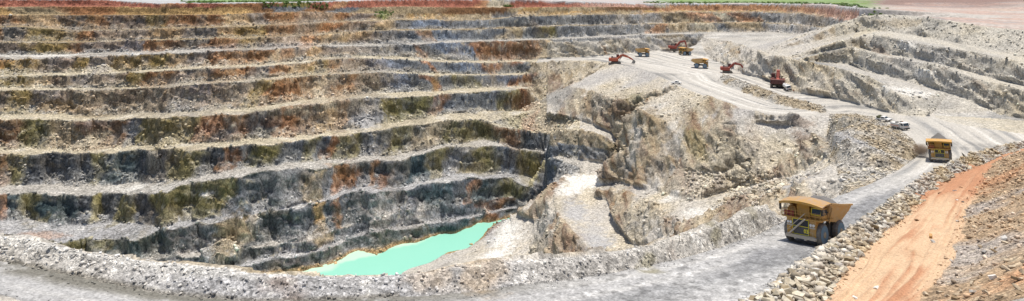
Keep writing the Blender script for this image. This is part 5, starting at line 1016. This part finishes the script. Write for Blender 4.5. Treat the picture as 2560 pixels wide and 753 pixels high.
# single stones one can point at
for k, (x, y, w, mt, sl, lb) in enumerate([
    (2294, 556, 17, 'stone_brown', 0, 'brown block alone in the middle of the orange sand'), (2328, 594, 15, 'stone_ochre', 0, 'ochre boulder on the sand above the grey slab'), (2336, 608, 17, 'stone_grey', 1, 'flat grey slab on the sand below the ochre boulder'),
    (2186, 723, 32, 'stone_white', 1, 'long white slab lying on the pale sand near the bottom'), (2139, 748, 14, 'stone_white', 0, 'round white stone at the bottom of the sand terrace'), (2348, 486, 11, 'stone_brown', 0, 'small dark brown stone at the upper left of the sand'),
    (2402, 471, 11, 'stone_brown', 0, 'dark brown stone near the top of the red sand'), (2428, 482, 12, 'stone_brown', 0, 'dark stone at the upper right edge of the red sand'), (2386, 481, 13, 'stone_white', 0, 'white stone between the dark stones on the red sand'),
    (2392, 503, 11, 'stone_white', 0, 'small white stone near the right edge of the sand'), (2408, 508, 11, 'stone_dark', 0, 'dark stone beside a small white one on the sand'), (2512, 602, 24, 'stone_grey', 0, 'largest grey boulder on the spoil slope'),
    (2460, 633, 15, 'stone_grey', 0, 'grey boulder low on the spoil slope'), (2481, 697, 20, 'stone_white', 0, 'white boulder in the lower part of the spoil slope'), (2432, 733, 19, 'stone_white', 0, 'white boulder at the bottom of the spoil slope'),
    (2393, 557, 14, 'stone_grey', 0, 'grey stone where the sand meets the spoil slope'), (2120, 648, 40, 'stone_tan', 1, 'long tan slab at the sand side of the windrow'), (2096, 668, 24, 'stone_white', 0, 'white angular boulder on the sand next to the windrow'),
    (2036, 676, 32, 'stone_white', 1, 'broad white slab in the windrow at the road edge'), (2104, 685, 19, 'stone_grey', 0, 'grey boulder below the white angular one on the sand'), (2076, 618, 20, 'stone_white', 0, 'white boulder in the windrow beside the wheels of truck 03'),
    (1984, 689, 10, 'stone_white', 0, 'small round white stone on the dark end of the windrow'), (1887, 745, 13, 'stone_white', 0, 'white stone on the road edge at the bottom'), (15, 622, 14, 'stone_white', 1, 'pale flat slab on the left berm crest'), (2106, 455, 18, 'stone_white', 0, 'white boulder at the foot of the heap beside the road'), (2000, 415, 26, 'stone_white', 0, 'big white boulder on the ledge above the grey apron')]):
    p = at(x, y); s_ = w*p.y/F; rr = random.Random(k+5)
    tag(rock_obj('boulder', k % (4 if sl else 12), mt, (p.x, p.y, p.z+(0.1 if sl else 0.22)*s_), s_, 40+k, bool(sl), (s_*1.1, s_*0.8, s_*(0.7 if sl else 0.8))), lb, 'boulder')
# ------------------------------------------------------------------ scrub and grass along the far rim
m, nt, b = nodes('leaf'); M['leaf'] = m; n = nt.nodes.new('ShaderNodeAttribute'); n.attribute_name = 'Rnd'; r_ = nt.nodes.new('ShaderNodeValToRGB'); r_.color_ramp.elements[0].color = (.075, .13, .025, 1); r_.color_ramp.elements[1].color = (.19, .28, .06, 1)
nt.links.new(n.outputs['Fac'], r_.inputs[0]); nt.links.new(r_.outputs[0], b.inputs['Base Color']); b.inputs['Roughness'].default_value = 0.7
def scrub(name, mask, nb, seed, hmax=2.2):
    r = np.random.default_rng(seed); ix = np.nonzero(mask)[0]
    if not len(ix): return
    ix = r.choice(ix, nb); nl = 26; c_ = np.repeat(q[ix], nl, 0); hh_ = np.repeat(r.uniform(0.5, hmax, nb), nl); d = r.normal(size=(nb*nl, 3)); d[:, 2] = np.abs(d[:, 2]); d /= np.linalg.norm(d, axis=1)[:, None]
    c_ = c_+d*(hh_*r.uniform(.4, 1, nb*nl))[:, None]*np.array([1.3, 1.3, 0.8]); s_ = (0.25+0.22*hh_)[:, None]; t = [c_+r.normal(size=(nb*nl, 3))*s_ for _ in range(3)]
    V_ = np.stack(t, 1).reshape(-1, 3); o = mesh_np(name, V_, np.arange(len(V_)).reshape(-1, 3), M['leaf'], False, {'Rnd': np.repeat(r.random(nb*nl), 3)}); o['kind'] = 'stuff'; return o
near_rim = (Y-rimD > 2) & (Y-rimD < 160) & (gzone > 0.3)
scrub('rim_scrub', near_rim & (n2 > -0.1), 700, 71, 1.2); scrub('bench_scrub', is_wall & (np.hypot((PXX-962)/26, (PYY-36)/11) < 1), 26, 72, 0.6); scrub('rim_scrub', is_wall & (np.hypot((PXX-1272)/16, (PYY-15)/3) < 1), 30, 73, 1.0)
scrub('rim_scrub', is_wall & (bl < 1) & (PXX > 660) & (PXX < 820), 50, 74, 0.8)
# ------------------------------------------------------------------ brown dust thrown up beside truck 72
m = bpy.data.materials.new('dust'); m.use_nodes = True; nt = m.node_tree; nt.nodes.remove(nt.nodes['Principled BSDF']); pv = nt.nodes.new('ShaderNodeVolumePrincipled'); pv.inputs['Color'].default_value = (.48, .33, .22, 1)
tc = nt.nodes.new('ShaderNodeTexCoord'); gr = nt.nodes.new('ShaderNodeTexGradient'); gr.gradient_type = 'SPHERICAL'; ns_ = nt.nodes.new('ShaderNodeTexNoise'); ns_.inputs['Scale'].default_value = 2.5; ns_.inputs['Detail'].default_value = 4
nt.links.new(tc.outputs['Object'], gr.inputs['Vector']); nt.links.new(tc.outputs['Object'], ns_.inputs['Vector']); mu = nt.nodes.new('ShaderNodeMath'); mu.operation = 'MULTIPLY'; nt.links.new(gr.outputs['Fac'], mu.inputs[0]); nt.links.new(ns_.outputs['Fac'], mu.inputs[1])
mu2 = nt.nodes.new('ShaderNodeMath'); mu2.operation = 'MULTIPLY'; mu2.inputs[1].default_value = 2.6; nt.links.new(mu.outputs[0], mu2.inputs[0]); nt.links.new(mu2.outputs[0], pv.inputs['Density']); nt.links.new(pv.outputs[0], nt.nodes['Material Output'].inputs['Volume'])
bm = bmesh.new(); bmesh.ops.create_icosphere(bm, subdivisions=3, radius=1.0); me = bpy.data.meshes.new('dust_cloud'); bm.to_mesh(me); bm.free(); me.materials.append(m); o = bpy.data.objects.new('dust_cloud', me); col.objects.link(o); o['kind'] = 'stuff'
p = at(2303, 392); o.location = (p.x, p.y, p.z+2.0); o.scale = (2.6, 3.0, 2.3)
